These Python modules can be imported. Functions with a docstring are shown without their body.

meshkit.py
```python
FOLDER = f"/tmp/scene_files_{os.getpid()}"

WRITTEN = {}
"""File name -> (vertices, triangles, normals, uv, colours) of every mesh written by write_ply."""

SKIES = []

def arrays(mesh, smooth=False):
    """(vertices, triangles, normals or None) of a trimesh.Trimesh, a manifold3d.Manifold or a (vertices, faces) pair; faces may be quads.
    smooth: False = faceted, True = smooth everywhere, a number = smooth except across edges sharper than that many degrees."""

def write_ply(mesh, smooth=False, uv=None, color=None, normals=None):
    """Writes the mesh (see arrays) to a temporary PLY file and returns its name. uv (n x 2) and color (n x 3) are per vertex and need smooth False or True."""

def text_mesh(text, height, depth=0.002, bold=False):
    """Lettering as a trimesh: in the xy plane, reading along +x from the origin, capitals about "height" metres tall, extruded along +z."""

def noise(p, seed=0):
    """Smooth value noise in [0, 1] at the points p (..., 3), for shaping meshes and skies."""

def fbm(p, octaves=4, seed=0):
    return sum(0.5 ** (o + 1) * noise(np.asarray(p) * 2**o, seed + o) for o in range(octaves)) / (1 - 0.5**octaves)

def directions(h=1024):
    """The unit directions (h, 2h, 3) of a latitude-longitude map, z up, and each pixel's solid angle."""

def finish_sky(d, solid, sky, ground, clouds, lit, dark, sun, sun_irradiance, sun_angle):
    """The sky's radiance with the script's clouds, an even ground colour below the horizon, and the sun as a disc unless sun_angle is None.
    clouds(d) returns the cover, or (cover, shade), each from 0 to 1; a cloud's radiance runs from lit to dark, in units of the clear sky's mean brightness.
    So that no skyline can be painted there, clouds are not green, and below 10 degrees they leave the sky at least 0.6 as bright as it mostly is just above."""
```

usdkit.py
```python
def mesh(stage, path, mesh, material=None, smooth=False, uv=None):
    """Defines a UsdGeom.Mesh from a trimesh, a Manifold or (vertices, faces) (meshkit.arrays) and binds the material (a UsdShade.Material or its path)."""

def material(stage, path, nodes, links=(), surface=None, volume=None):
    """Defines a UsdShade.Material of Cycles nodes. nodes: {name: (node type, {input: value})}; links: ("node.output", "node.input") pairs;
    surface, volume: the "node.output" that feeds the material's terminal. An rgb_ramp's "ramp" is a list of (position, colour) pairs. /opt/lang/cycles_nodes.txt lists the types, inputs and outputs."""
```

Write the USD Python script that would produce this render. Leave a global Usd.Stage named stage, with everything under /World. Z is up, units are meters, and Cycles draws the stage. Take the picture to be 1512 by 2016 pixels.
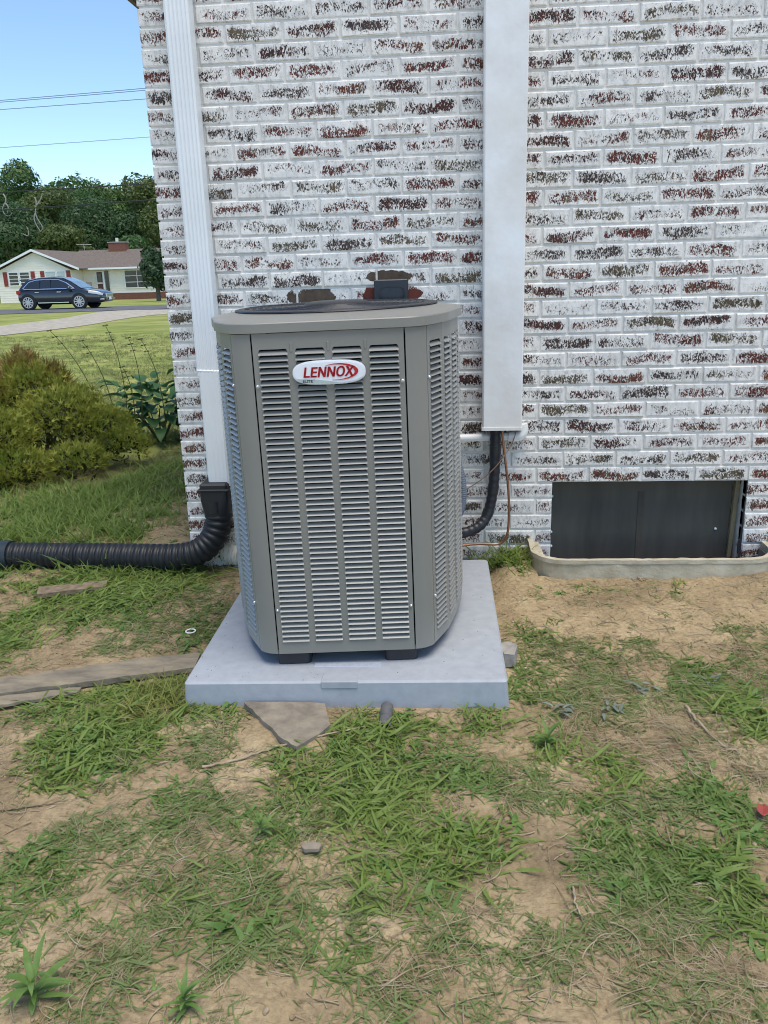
import math, random
import numpy as np, trimesh
from pxr import Usd, UsdGeom, UsdLux, UsdShade, Gf, Sdf, Vt
from shapely.geometry import Polygon, Point, LineString, box as sbox
from shapely import affinity
from shapely.ops import unary_union
import usdkit, meshkit

rng = np.random.default_rng(7); random.seed(7)
stage = Usd.Stage.CreateInMemory()
UsdGeom.SetStageUpAxis(stage, UsdGeom.Tokens.z); UsdGeom.SetStageMetersPerUnit(stage, 1.0)
UsdGeom.Xform.Define(stage, '/World'); UsdGeom.Scope.Define(stage, '/World/Looks')

# ------------------------------------------------------------------ camera, sky, sun, exposure
PITCH, ROLL, YAW = .2874, -.0294, -.0775
CAM = np.array([.684, -3.304, 1.225])
fw = np.array([math.sin(YAW)*math.cos(PITCH), math.cos(YAW)*math.cos(PITCH), -math.sin(PITCH)])
rt = np.array([math.cos(YAW), -math.sin(YAW), 0]); up = np.cross(rt, fw)
rt, up = math.cos(ROLL)*rt+math.sin(ROLL)*up, -math.sin(ROLL)*rt+math.cos(ROLL)*up
cam = UsdGeom.Camera.Define(stage, '/World/camera')
cam.AddTransformOp().Set(Gf.Matrix4d(*rt, 0, *up, 0, *(-fw), 0, *CAM, 1))
cam.CreateHorizontalApertureAttr(36.0); cam.CreateVerticalApertureAttr(48.0)
cam.CreateFocalLengthAttr(36.0*1600/1512); cam.CreateClippingRangeAttr(Gf.Vec2f(.05, 3000))
cam.CreateExposureAttr(1.3)

SUN = np.array([.22,-.30,1.3]); SUN = SUN/np.linalg.norm(SUN)      # towards the sun: high, hazy, over the photographer's shoulder
elev, rot = math.asin(SUN[2]), math.atan2(SUN[0], SUN[1])
dome = UsdLux.DomeLight.Define(stage, '/World/sky')
sky_m = usdkit.material(stage, '/World/Looks/sky', {
    's': ('sky_texture', {'sky_type': 'single_scattering', 'sun_disc': False, 'sun_elevation': elev, 'sun_rotation': rot, 'air_density': 0.9, 'aerosol_density': 0.3, 'ozone_density': 1.0}),
    'x': ('mix', {'mix_type': 'multiply', 'fac': 1.0, 'color2': (.90, .985, 1.03)}),
    'b': ('background_shader', {'strength': 0.09})}, [('s.color', 'x.color1'), ('x.color', 'b.color')], surface='b.background')
UsdShade.MaterialBindingAPI.Apply(dome.GetPrim()).Bind(sky_m)
dome.GetPrim().SetCustomDataByKey('kind', 'structure')
sun = UsdLux.DistantLight.Define(stage, '/World/sun')
sun.CreateNormalizeAttr(True); sun.CreateIntensityAttr(0.4); sun.CreateAngleAttr(40); sun.CreateColorAttr(Gf.Vec3f(1, .93, .82))
zx = np.cross([0, 0, 1], SUN); zx /= np.linalg.norm(zx); zy = np.cross(SUN, zx)
sun.AddTransformOp().Set(Gf.Matrix4d(*zx, 0, *zy, 0, *SUN, 0, 0, 0, 30, 1))

# ------------------------------------------------------------------ helpers
used = {}
def path(parent, name):
    k = (parent, name); n = used.get(k, 0); used[k] = n+1
    return f'{parent}/{name}' + (f'_{n:03d}' if n else '')
def tag(prim, label=None, cat=None, group=None, kind=None):
    for k, v in (('label', label), ('category', cat), ('group', group), ('kind', kind)):
        if v: prim.SetCustomDataByKey(k, v)
    return prim
def thing(name, label, cat, loc=(0, 0, 0), mat=None, group=None, parent='/World'):
    x = UsdGeom.Xform.Define(stage, path(parent, name))
    if mat is not None: x.AddTransformOp().Set(mat)
    elif any(loc): x.AddTranslateOp().Set(Gf.Vec3d(*map(float, loc)))
    tag(x.GetPrim(), label, cat, group); return str(x.GetPath())
def obj(name, m, material, parent='/World', smooth=False, uv=None, label=None, cat=None, group=None, kind=None):
    p = path(parent, name)
    usdkit.mesh(stage, p, m, MAT[material], smooth=smooth, uv=uv)
    tag(stage.GetPrimAtPath(p), label, cat, group, kind); return p
cat_ = trimesh.util.concatenate
def T(m, loc=(0, 0, 0), rx=0, ry=0, rz=0, s=None):
    m = m.copy()
    if s is not None: m.apply_scale(s)
    for a, ax in ((rx, [1, 0, 0]), (ry, [0, 1, 0]), (rz, [0, 0, 1])):
        if a: m.apply_transform(trimesh.transformations.rotation_matrix(a, ax))
    m.apply_translation(loc); return m
def bx(x0, x1, y0, y1, z0, z1):
    m = trimesh.creation.box((x1-x0, y1-y0, z1-z0)); m.apply_translation(((x0+x1)/2, (y0+y1)/2, (z0+z1)/2)); return m
def cbox(x0, x1, y0, y1, z0, z1, c):
    """A box with all edges chamfered by c."""
    v = []
    for sx in (0, 1):
        for sy in (0, 1):
            for sz in (0, 1):
                p = np.array([(x0, x1)[sx], (y0, y1)[sy], (z0, z1)[sz]]); d = np.array([1-2*sx, 1-2*sy, 1-2*sz])
                for a in range(3):
                    q = p + d*c; q[a] = p[a]; v.append(q)
    return trimesh.convex.convex_hull(np.array(v))
def extr(poly, h, axis='z', off=0.0):
    """Extrudes a shapely polygon: axis z as drawn; axis y: polygon in (x, z), going from y=off to y=off+h; axis x: polygon in (y, z)."""
    gs = getattr(poly, 'geoms', [poly]); m = cat_([trimesh.creation.extrude_polygon(g, h, engine='earcut') for g in gs])
    v = m.vertices.copy()
    if axis == 'y': m.vertices = np.stack([v[:, 0], off+h-v[:, 2], v[:, 1]], 1)
    elif axis == 'x': m.vertices = np.stack([off+v[:, 2], v[:, 0], v[:, 1]], 1)
    else: m.vertices = v+[0, 0, off]
    return m
def smooth_path(pts, n=12):
    from scipy.interpolate import CubicSpline
    p = np.array(pts, float); t = np.r_[0, np.cumsum(np.linalg.norm(np.diff(p, axis=0), axis=1)**.5)]
    return CubicSpline(t, p)(np.linspace(0, t[-1], n*(len(p)-1)+1))
def tube(pts, r, seg=10, caps=True):
    """A tube along a polyline; r a number or one radius per point."""
    p = np.array(pts, float); n = len(p); r = np.broadcast_to(np.asarray(r, float), (n,))
    d = np.gradient(p, axis=0); d /= np.linalg.norm(d, axis=1, keepdims=True)
    ref = np.array([0, 0, 1.0]) if abs(d[0, 2]) < .9 else np.array([1.0, 0, 0])
    a = np.cross(d[0], ref); a /= np.linalg.norm(a); V = []
    ang = np.linspace(0, 2*np.pi, seg, endpoint=False)
    for i in range(n):
        a = a - d[i]*(a@d[i]); a /= np.linalg.norm(a); b = np.cross(d[i], a)
        V.append(p[i] + r[i]*(np.cos(ang)[:, None]*a + np.sin(ang)[:, None]*b))
    V = np.concatenate(V); F = []
    for i in range(n-1):
        for j in range(seg):
            k = (j+1) % seg; A, B, C, D = i*seg+j, i*seg+k, (i+1)*seg+k, (i+1)*seg+j
            F += [[A, B, C], [A, C, D]]
    if caps:
        V = np.vstack([V, p[0], p[-1]])
        for j in range(seg):
            k = (j+1) % seg; F += [[n*seg, k, j], [n*seg+1, (n-1)*seg+j, (n-1)*seg+k]]
    m = trimesh.Trimesh(V, F, process=False); m.fix_normals(); return m
def revolve(prof, seg=32):
    return trimesh.creation.revolve(np.array(prof, float), sections=seg)

# ------------------------------------------------------------------ materials
MAT = {}
def M(name, nodes, links, surface, volume=None):
    MAT[name] = usdkit.material(stage, '/World/Looks/'+name, nodes, links, surface=surface, volume=volume)
def plain(name, c1, c2=None, scale=6, rough=.6, bump=0, bscale=60, bdist=.003, metallic=0, spec=.5, rand=0, vec=(1, 1, 1), rr=0, detail=5, coat=0):
    """Principled with a noise mix c1-c2, optional bump, optional brightness change per leaf-like island (rand) or per object (rr)."""
    c2 = c2 or c1
    n = {'g': ('geometry', {}), 'mp': ('mapping', {'scale': vec}), 'n': ('noise_texture', {'scale': scale, 'detail': detail, 'roughness': .6}),
         'r': ('rgb_ramp', {'ramp': [(.3, c1), (.7, c2)]}), 'p': ('principled_bsdf', {'roughness': rough, 'metallic': metallic, 'specular_ior_level': spec, 'coat_weight': coat})}
    l = [('g.position', 'mp.vector'), ('mp.vector', 'n.vector'), ('n.fac', 'r.fac')]; out = 'r.color'
    if rand or rr:
        src = 'g.random_per_island' if rand else 'oi.random'
        if rr: n['oi'] = ('object_info', {})
        k = rand or rr
        n['mr'] = ('map_range', {'to_min': 1-k, 'to_max': 1+k}); n['hv'] = ('hsv', {})
        l += [(src, 'mr.value'), ('mr.result', 'hv.value'), (out, 'hv.color')]; out = 'hv.color'
    l.append((out, 'p.base_color'))
    if bump:
        n['bn'] = ('noise_texture', {'scale': bscale, 'detail': 6, 'roughness': .6}); n['b'] = ('bump', {'strength': bump, 'distance': bdist})
        l += [('mp.vector', 'bn.vector'), ('bn.fac', 'b.height'), ('b.normal', 'p.normal')]
    M(name, n, l, 'p.BSDF')
def leaf(name, c1, c2, scale=8, rand=.3, trans=.35, rough=.5, spec=.35, hue=.02):
    n = {'g': ('geometry', {}), 'n': ('noise_texture', {'scale': scale, 'detail': 3}), 'r': ('rgb_ramp', {'ramp': [(.35, c1), (.65, c2)]}),
         'mr': ('map_range', {'to_min': 1-rand, 'to_max': 1+rand}), 'h': ('hsv', {}), 'hm': ('map_range', {'to_min': .5-hue, 'to_max': .5+hue}), 'wn': ('white_noise_texture', {'dimensions': '1D'}),
         'p': ('principled_bsdf', {'roughness': rough, 'specular_ior_level': spec}), 't': ('translucent_bsdf', {}), 'm': ('mix_closure', {'fac': trans})}
    M(name, n, [('g.position', 'n.vector'), ('n.fac', 'r.fac'), ('g.random_per_island', 'mr.value'), ('mr.result', 'h.value'), ('g.random_per_island', 'wn.w'), ('wn.value', 'hm.value'), ('hm.result', 'h.hue'), ('r.color', 'h.color'),
                ('h.color', 'p.base_color'), ('h.color', 't.color'), ('p.BSDF', 'm.closure1'), ('t.BSDF', 'm.closure2')], 'm.closure')

def brick_paint(name, reds, thr=.5, bare=None):
    """Brick with a rough bark-like face under white paint that has worn off in upright strokes over the middle of the face."""
    n = {'g': ('geometry', {}), 'oi': ('object_info', {}), 'uv': ('texture_coordinate', {}), 's': ('separate_xyz', {}),
         'm1': ('mapping', {'scale': (1, 1, .55)}), 'a': ('noise_texture', {'scale': 135, 'detail': 4, 'roughness': .66, 'distortion': 1.3}),
         'm2': ('mapping', {'scale': (1, 1, 1.6)}), 'b': ('noise_texture', {'scale': 8.5, 'detail': 2, 'roughness': .5}),
         'u1': ('math', {'math_type': 'subtract', 'value2': .5}), 'u2': ('math', {'math_type': 'absolute'}), 'u3': ('map_range', {'range_type': 'smoothstep', 'from_min': .38, 'from_max': .5, 'to_min': 0, 'to_max': .5}),
         'vs': ('math', {'math_type': 'multiply_add', 'value2': 1.1, 'value3': -.09}), 'nv': ('noise_texture', {'scale': 5.5, 'detail': 2}), 'v1': ('math', {'math_type': 'subtract'}), 'v2': ('math', {'math_type': 'absolute'}), 'v3': ('map_range', {'range_type': 'smoothstep', 'from_min': .16, 'from_max': .48, 'to_min': 0, 'to_max': .5}),
         'r1': ('math', {'math_type': 'multiply_add', 'value2': .22, 'value3': -.11}),
         'bb': ('math', {'math_type': 'multiply_add', 'value2': 1.0, 'value3': -.5}),
         'aa': ('math', {'math_type': 'multiply_add', 'value2': 2.7, 'value3': -.85}), 's1': ('math', {'math_type': 'add'}), 's2': ('math', {'math_type': 'add'}), 's3': ('math', {'math_type': 'subtract'}), 's4': ('math', {'math_type': 'subtract'}),
         'k': ('map_range', {'range_type': 'smoothstep', 'from_min': thr, 'from_max': thr+.06}),
         'cn': ('noise_texture', {'scale': 30, 'detail': 4}), 'cr': ('rgb_ramp', {'ramp': reds}),
         'pn': ('noise_texture', {'scale': 45, 'detail': 5, 'roughness': .7}), 'pr': ('rgb_ramp', {'ramp': [(.3, (.43, .415, .385)), (.5, (.73, .70, .645)), (.75, (.83, .80, .74))]}),
         'mx': ('mix', {}), 'ro': ('map_range', {'to_min': .55, 'to_max': .9}), 'p': ('principled_bsdf', {'specular_ior_level': .35}),
         'hb': ('math', {'math_type': 'multiply_add', 'value2': -.55}), 'bu': ('bump', {'strength': .75, 'distance': .0035})}
    l = [('g.position', 'm1.vector'), ('m1.vector', 'a.vector'), ('g.position', 'm2.vector'), ('m2.vector', 'b.vector'), ('uv.UV', 's.vector'),
         ('s.x', 'u1.value1'), ('u1.value', 'u2.value1'), ('u2.value', 'u3.value'), ('s.y', 'v1.value1'), ('g.position', 'nv.vector'), ('nv.fac', 'vs.value1'), ('vs.value', 'v1.value2'), ('v1.value', 'v2.value1'), ('v2.value', 'v3.value'),
         ('oi.random', 'r1.value1'), ('b.fac', 'bb.value1'), ('a.fac', 'aa.value1'), ('aa.value', 's1.value1'), ('bb.value', 's1.value2'), ('s1.value', 's2.value1'), ('r1.value', 's2.value2'),
         ('s2.value', 's3.value1'), ('u3.result', 's3.value2'), ('s3.value', 's4.value1'), ('v3.result', 's4.value2')]
    last = 's4.value'
    if bare:                                  # a peeled patch: centre x, z, half sizes, in metres
        x, z, rx_, rz_ = bare
        n.update({'d1': ('vector_math', {'math_type': 'subtract', 'vector2': (x, 0, z)}), 'd2': ('vector_math', {'math_type': 'multiply', 'vector2': (1/rx_, 0, 1/rz_)}), 'd3': ('vector_math', {'math_type': 'length'}),
                  'wb': ('noise_texture', {'scale': 30, 'detail': 4}), 'w1': ('math', {'math_type': 'multiply_add', 'value2': .9, 'value3': -.45}), 'w2': ('math', {'math_type': 'add'}),
                  'd4': ('map_range', {'range_type': 'smoothstep', 'from_min': .95, 'from_max': 1.0, 'to_min': 1, 'to_max': 0}), 's5': ('math', {'math_type': 'add'})})
        l += [('g.position', 'd1.vector1'), ('d1.vector', 'd2.vector1'), ('d2.vector', 'd3.vector1'), ('g.position', 'wb.vector'), ('wb.fac', 'w1.value1'), ('d3.value', 'w2.value1'), ('w1.value', 'w2.value2'), ('w2.value', 'd4.value'), ('s4.value', 's5.value1'), ('d4.result', 's5.value2')]
        last = 's5.value'
    l += [(last, 'k.value'), ('g.position', 'cn.vector'), ('cn.fac', 'cr.fac'), ('m1.vector', 'pn.vector'), ('pn.fac', 'pr.fac'), ('k.result', 'mx.fac'), ('pr.color', 'mx.color1'), ('cr.color', 'mx.color2'),
          ('mx.color', 'p.base_color'), ('k.result', 'ro.value'), ('ro.result', 'p.roughness'), ('k.result', 'hb.value1'), ('pn.fac', 'hb.value3'), ('hb.value', 'bu.height'), ('bu.normal', 'p.normal')]
    M(name, n, l, 'p.BSDF')

RED = [(.34, (.04, .025, .022)), (.45, (.115, .031, .022)), (.57, (.125, .036, .025)), (.66, (.045, .028, .024))]
DARK = [(.3, (.035, .026, .024)), (.55, (.07, .045, .036)), (.75, (.03, .027, .033))]
OLIVE = [(.34, (.04, .032, .022)), (.52, (.125, .095, .055)), (.66, (.05, .038, .026))]
MAROON = [(.34, (.035, .022, .02)), (.5, (.085, .028, .022)), (.64, (.035, .026, .024))]
MIX = [(.35, (.05, .03, .026)), (.5, (.13, .033, .02)), (.62, (.12, .085, .045)), (.75, (.04, .032, .03))]
for nm, ramp in (('red', RED), ('dark', DARK), ('olive', OLIVE), ('maroon', MAROON), ('mixed', MIX)):
    brick_paint('brick_'+nm, ramp, .455); brick_paint('brick_worn_'+nm, ramp, .415)
    brick_paint('brick_white_'+nm, ramp, .53)
BARE = [(.3, (.06, .042, .03)), (.7, (.11, .08, .056))]
brick_paint('brick_bare_brown', BARE, .6, (.165, 1.14, .10, .046))
brick_paint('brick_bare_red', RED, .6, (.485, 1.14, .12, .046))
brick_paint('brick_bare_top', BARE, .6, (.47, 1.208, .095, .022))
plain('mortar', (.63, .605, .555), (.77, .745, .69), 18, .8, .5, 70, .003, spec=.3)
plain('white_metal', (.72, .735, .72), (.79, .80, .785), 3.5, .42, .12, 5, .01, spec=.5)
plain('cover_metal', (.67, .63, .57), (.80, .805, .79), 4.5, .38, .3, 4, .014, spec=.5, detail=4)
plain('pvc_white', (.72, .71, .67), (.80, .79, .76), 9, .4)
plain('black_plastic', (.012, .013, .016), (.02, .021, .024), 20, .38, .1, 80, .001)
plain('black_foam', (.010, .011, .015), (.018, .019, .024), 25, .42, .35, 90, .0015)
plain('black_pipe', (.006, .0065, .008), (.014, .015, .017), 8, .5, .12, 60, .001)
plain('blue_coupling', (.012, .02, .024), (.025, .036, .042), 9, .45)
plain('navy_box', (.012, .017, .026), (.017, .023, .033), 12, .3)
plain('copper', (.28, .13, .075), (.38, .19, .11), 30, .38, metallic=.85)
plain('rusty_wire', (.22, .13, .08), (.30, .19, .12), 60, .6)
plain('grey_conduit', (.13, .155, .19), (.17, .195, .235), 30, .5)
plain('unit_paint', (.205, .196, .170), (.228, .218, .19), 3, .36, .04, 420, .0006, spec=.45)
plain('louver_paint', (.25, .243, .22), (.27, .263, .238), 3, .3, spec=.6)
plain('unit_dark', (.012, .012, .013), (.02, .02, .02), 30, .7)
plain('unit_black', (.014, .014, .017), (.02, .02, .024), 30, .42)
plain('screw_steel', (.7, .7, .7), (.78, .78, .78), 30, .25, metallic=.9)
plain('badge_silver', (.70, .715, .73), (.76, .77, .78), 6, .3, spec=.6)
plain('badge_green', (.38, .45, .42), (.42, .48, .45), 9, .35)
plain('badge_red', (.42, .012, .02), None, 9, .35)
plain('badge_ink', (.02, .025, .025), None, 9, .5)
plain('pad_plastic', (.30, .318, .342), (.36, .378, .402), 26, .6, .25, 260, .0015, detail=8)
plain('pad_label', (.33, .36, .41), (.40, .43, .48), 60, .45)
plain('concrete', (.36, .31, .21), (.52, .47, .36), 14, .88, .6, 70, .004, detail=8)
plain('well_metal', (.10, .10, .095), (.15, .15, .14), 6, .5)
plain('panel_grey', (.056, .051, .040), (.088, .081, .064), 5, .6, .15, 40, .002, vec=(3, 1, .5))
plain('jamb_worn', (.07, .07, .08), (.15, .14, .135), 26, .8, .6, 50, .004)
plain('jamb_brick', (.10, .03, .022), (.16, .05, .03), 20, .85, .5, 50, .004)
plain('old_wood_strip', (.20, .165, .09), (.28, .235, .14), 20, .75, .3, 60, .002, vec=(6, 6, 1))
plain('rust_streak', (.065, .054, .042), (.085, .068, .05), 20, .8)
plain('weathered_wood', (.13, .11, .085), (.29, .24, .16), 9, .95, .6, 70, .004, vec=(1.2, 3, 2), detail=8)
plain('slate_stone', (.13, .11, .085), (.29, .24, .175), 16, .9, .5, 60, .004, detail=7)
plain('field_stone', (.22, .20, .18), (.34, .31, .27), 20, .85, .5, 60, .004)
plain('pebble_mix', (.30, .22, .13), (.52, .41, .26), 45, .7, rand=.35)
plain('twig_bark', (.15, .10, .06), (.34, .26, .165), 40, .9, rand=.25)
plain('straw', (.36, .27, .155), (.60, .49, .33), 30, .85, rand=.35)
plain('pale_branch', (.26, .24, .20), (.36, .33, .28), 3, .9)
plain('soffit_tan', (.19, .15, .11), (.22, .18, .135), 6, .7)
plain('shingle', (.105, .082, .066), (.18, .145, .118), 6, .95, .5, 22, .02, detail=8)
plain('siding_cream', (.80, .725, .62), (.84, .77, .67), 3, .7)
plain('trim_white', (.78, .78, .77), None, 3, .5)
plain('shutter_red', (.24, .035, .028), (.28, .045, .035), 9, .6)
plain('door_red', (.07, .022, .018), (.09, .03, .022), 9, .5)
plain('far_brick', (.15, .055, .033), (.23, .095, .062), 12, .9)
plain('window_dark', (.015, .018, .02), (.035, .04, .04), 1.2, .12, spec=.6)
plain('window_pale', (.38, .44, .48), (.50, .55, .58), 1.2, .2, spec=.6)
plain('car_paint', (.006, .007, .011), (.007, .008, .013), 3, .18, spec=.6, coat=1)
plain('car_glass', (.012, .014, .017), (.02, .024, .028), 2, .05, spec=.8)
plain('windshield', (.10, .17, .24), (.22, .30, .36), 1.5, .05, spec=.8)
plain('rubber', (.012, .012, .013), None, 20, .85)
plain('alloy', (.55, .55, .56), None, 9, .3, metallic=.7)
plain('chrome', (.75, .76, .78), None, 9, .15, metallic=.9)
plain('tail_red', (.35, .01, .01), None, 9, .25)
plain('headlight', (.6, .62, .64), None, 9, .15)
plain('car_white', (.72, .73, .74), None, 9, .25)
plain('wire_dark', (.012, .014, .013), None, 9, .6)
plain('bark', (.07, .055, .042), (.12, .095, .07), 9, .95, .5, 20, .02)
plain('chair_wood', (.20, .09, .035), None, 9, .6)
plain('asphalt', (.085, .087, .092), (.13, .13, .135), 1.2, .9, .3, 30, .01, detail=8)
plain('gravel', (.27, .235, .18), (.47, .42, .335), 5, .95, .7, 14, .03, detail=9)
plain('galv', (.55, .52, .44), (.70, .67, .60), 20, .4)
leaf('grass_bright', (.29, .41, .085), (.43, .54, .16), 30, .35, trans=.5, spec=.2)
leaf('grass_green', (.23, .35, .085), (.35, .47, .15), 30, .35, trans=.5, spec=.2)
leaf('grass_lawn', (.24, .28, .08), (.36, .38, .15), 4, .3)
leaf('grass_dull', (.26, .36, .11), (.41, .47, .20), 30, .4, trans=.4, spec=.15)
leaf('grass_yellow', (.26, .30, .06), (.36, .36, .09), 30, .3)
leaf('grass_dry', (.40, .30, .17), (.60, .48, .31), 30, .35, trans=.2)
leaf('weed_leaf', (.18, .31, .075), (.28, .42, .12), 25, .3, trans=.4, spec=.25)
leaf('weed_silver', (.22, .27, .20), (.38, .42, .36), 25, .3)
leaf('hosta_leaf', (.06, .155, .05), (.12, .24, .085), 6, .3, trans=.25, rough=.5, spec=.25)
leaf('stalk', (.10, .14, .04), (.20, .20, .08), 20, .3)
leaf('shrub_tip', (.36, .41, .055), (.58, .57, .10), 5, .4, trans=.25)
leaf('shrub_rust', (.36, .28, .07), (.52, .34, .12), 5, .4, trans=.25)
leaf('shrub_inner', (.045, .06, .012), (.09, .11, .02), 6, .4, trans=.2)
leaf('tree_dark', (.055, .115, .038), (.11, .195, .06), .35, .4, trans=.25)
leaf('tree_mid', (.085, .175, .045), (.165, .275, .065), .35, .4, trans=.25)
leaf('tree_olive', (.125, .175, .04), (.215, .265, .062), .35, .4, trans=.25)
leaf('tree_cedar', (.045, .095, .04), (.095, .16, .06), 1.5, .4, trans=.15)
# yard soil: tan, clumpy, with darker damp areas and thin dry clippings; further out it turns into mown lawn
M('soil', {'g': ('geometry', {}), 'sx': ('separate_xyz', {}), 'n1': ('noise_texture', {'scale': 2.6, 'detail': 6, 'roughness': .6}), 'r1': ('rgb_ramp', {'ramp': [(.28, (.185, .138, .084)), (.5, (.33, .25, .147)), (.72, (.46, .36, .22))]}),
    'n2': ('noise_texture', {'scale': 70, 'detail': 6, 'roughness': .7}), 'r2': ('rgb_ramp', {'ramp': [(.3, (.62, .60, .58)), (.6, (1.06, 1.05, 1.03))]}), 'mu': ('mix', {'mix_type': 'multiply', 'fac': 1.0}),
    'm3': ('mapping', {'rotation': (0, 0, .5), 'scale': (9, 60, 30)}), 'n3': ('noise_texture', {'scale': 2.2, 'detail': 4, 'distortion': 1.2}), 'r3': ('map_range', {'from_min': .60, 'from_max': .68}), 'f3': ('math', {'math_type': 'multiply', 'value2': .55}),
    'mx': ('mix', {'color2': (.15, .105, .062)}),
    'ln': ('noise_texture', {'scale': .55, 'detail': 6, 'roughness': .65}), 'lr': ('rgb_ramp', {'ramp': [(.3, (.155, .20, .05)), (.5, (.25, .28, .085)), (.7, (.36, .34, .145))]}),
    'm4': ('mapping', {'scale': (.25, 1.6, 1)}), 'l2': ('noise_texture', {'scale': 2.0, 'detail': 8, 'roughness': .7}), 'lq': ('rgb_ramp', {'ramp': [(.3, (.6, .62, .55)), (.7, (1.3, 1.25, 1.1))]}), 'lm': ('mix', {'mix_type': 'multiply', 'fac': 1.0}),
    'en': ('noise_texture', {'scale': 1.1, 'detail': 4}), 'ey': ('math', {'math_type': 'multiply_add', 'value2': 2.2}), 'ek': ('map_range', {'range_type': 'smoothstep', 'from_min': 2.1, 'from_max': 3.6}),
    'fin': ('mix', {}), 'p': ('principled_bsdf', {'roughness': .95, 'specular_ior_level': .15}), 'bn': ('noise_texture', {'scale': 110, 'detail': 6, 'roughness': .65}), 'bu': ('bump', {'strength': .8, 'distance': .006})},
  [('g.position', 'n1.vector'), ('n1.fac', 'r1.fac'), ('g.position', 'n2.vector'), ('n2.fac', 'r2.fac'), ('r1.color', 'mu.color1'), ('r2.color', 'mu.color2'), ('g.position', 'm3.vector'), ('m3.vector', 'n3.vector'), ('n3.fac', 'r3.value'), ('r3.result', 'f3.value1'), ('f3.value', 'mx.fac'), ('mu.color', 'mx.color1'),
   ('g.position', 'ln.vector'), ('ln.fac', 'lr.fac'), ('g.position', 'm4.vector'), ('m4.vector', 'l2.vector'), ('l2.fac', 'lq.fac'), ('lr.color', 'lm.color1'), ('lq.color', 'lm.color2'), ('g.position', 'sx.vector'), ('g.position', 'en.vector'), ('en.fac', 'ey.value1'), ('sx.y', 'ey.value3'), ('ey.value', 'ek.value'),
   ('ek.result', 'fin.fac'), ('mx.color', 'fin.color1'), ('lm.color', 'fin.color2'), ('fin.color', 'p.base_color'), ('g.position', 'bn.vector'), ('bn.fac', 'bu.height'), ('bu.normal', 'p.normal')], 'p.BSDF')
# ------------------------------------------------------------------ the setting: ground, hill, road, driveway
def gz(x, y):
    """Height of the ground."""
    x, y = np.broadcast_arrays(np.asarray(x, float), np.asarray(y, float))
    s = lambda t: np.clip(t, 0, 1)**2*(3-2*np.clip(t, 0, 1))
    z = -.0045*np.maximum(y-2, 0)
    z = z + .06*s((y+1.0)/.75)*s((x-.83)/.12)*s((3.0-y)/2)
    z = z + .02*s((-.42-x)/.6)*s((y+.6)/1.0)
    p = np.stack([x, y, 0*x], -1)
    near = s((8-np.abs(x))/4)*s((8-np.abs(y))/4)
    z = z + near*((meshkit.fbm(p*3.1, 3, 3)-.5)*.035 + (meshkit.fbm(p*19, 4, 5)-.5)*.022)*(1-s(1-np.maximum(np.maximum(-.1-x, x-.87), np.maximum(-1.2-y, y+.1))/.05)) - .006
    return z
def axis_(lo, hi, d, far_lo, far_hi):
    a = [lo]; st = d
    while a[-1] > far_lo: st *= 1.22; a.append(a[-1]-st)
    b = [hi]; st = d
    while b[-1] < far_hi: st *= 1.22; b.append(b[-1]+st)
    return np.r_[a[::-1], np.arange(lo+d, hi-d/2, d), b]
xs, ys = axis_(-2.2, 2.4, .0135, -500, 500), axis_(-2.6, 1.2, .0135, -60, 700)
X, Y = np.meshgrid(xs, ys); Z = gz(X, Y); nx = len(xs)
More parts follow.
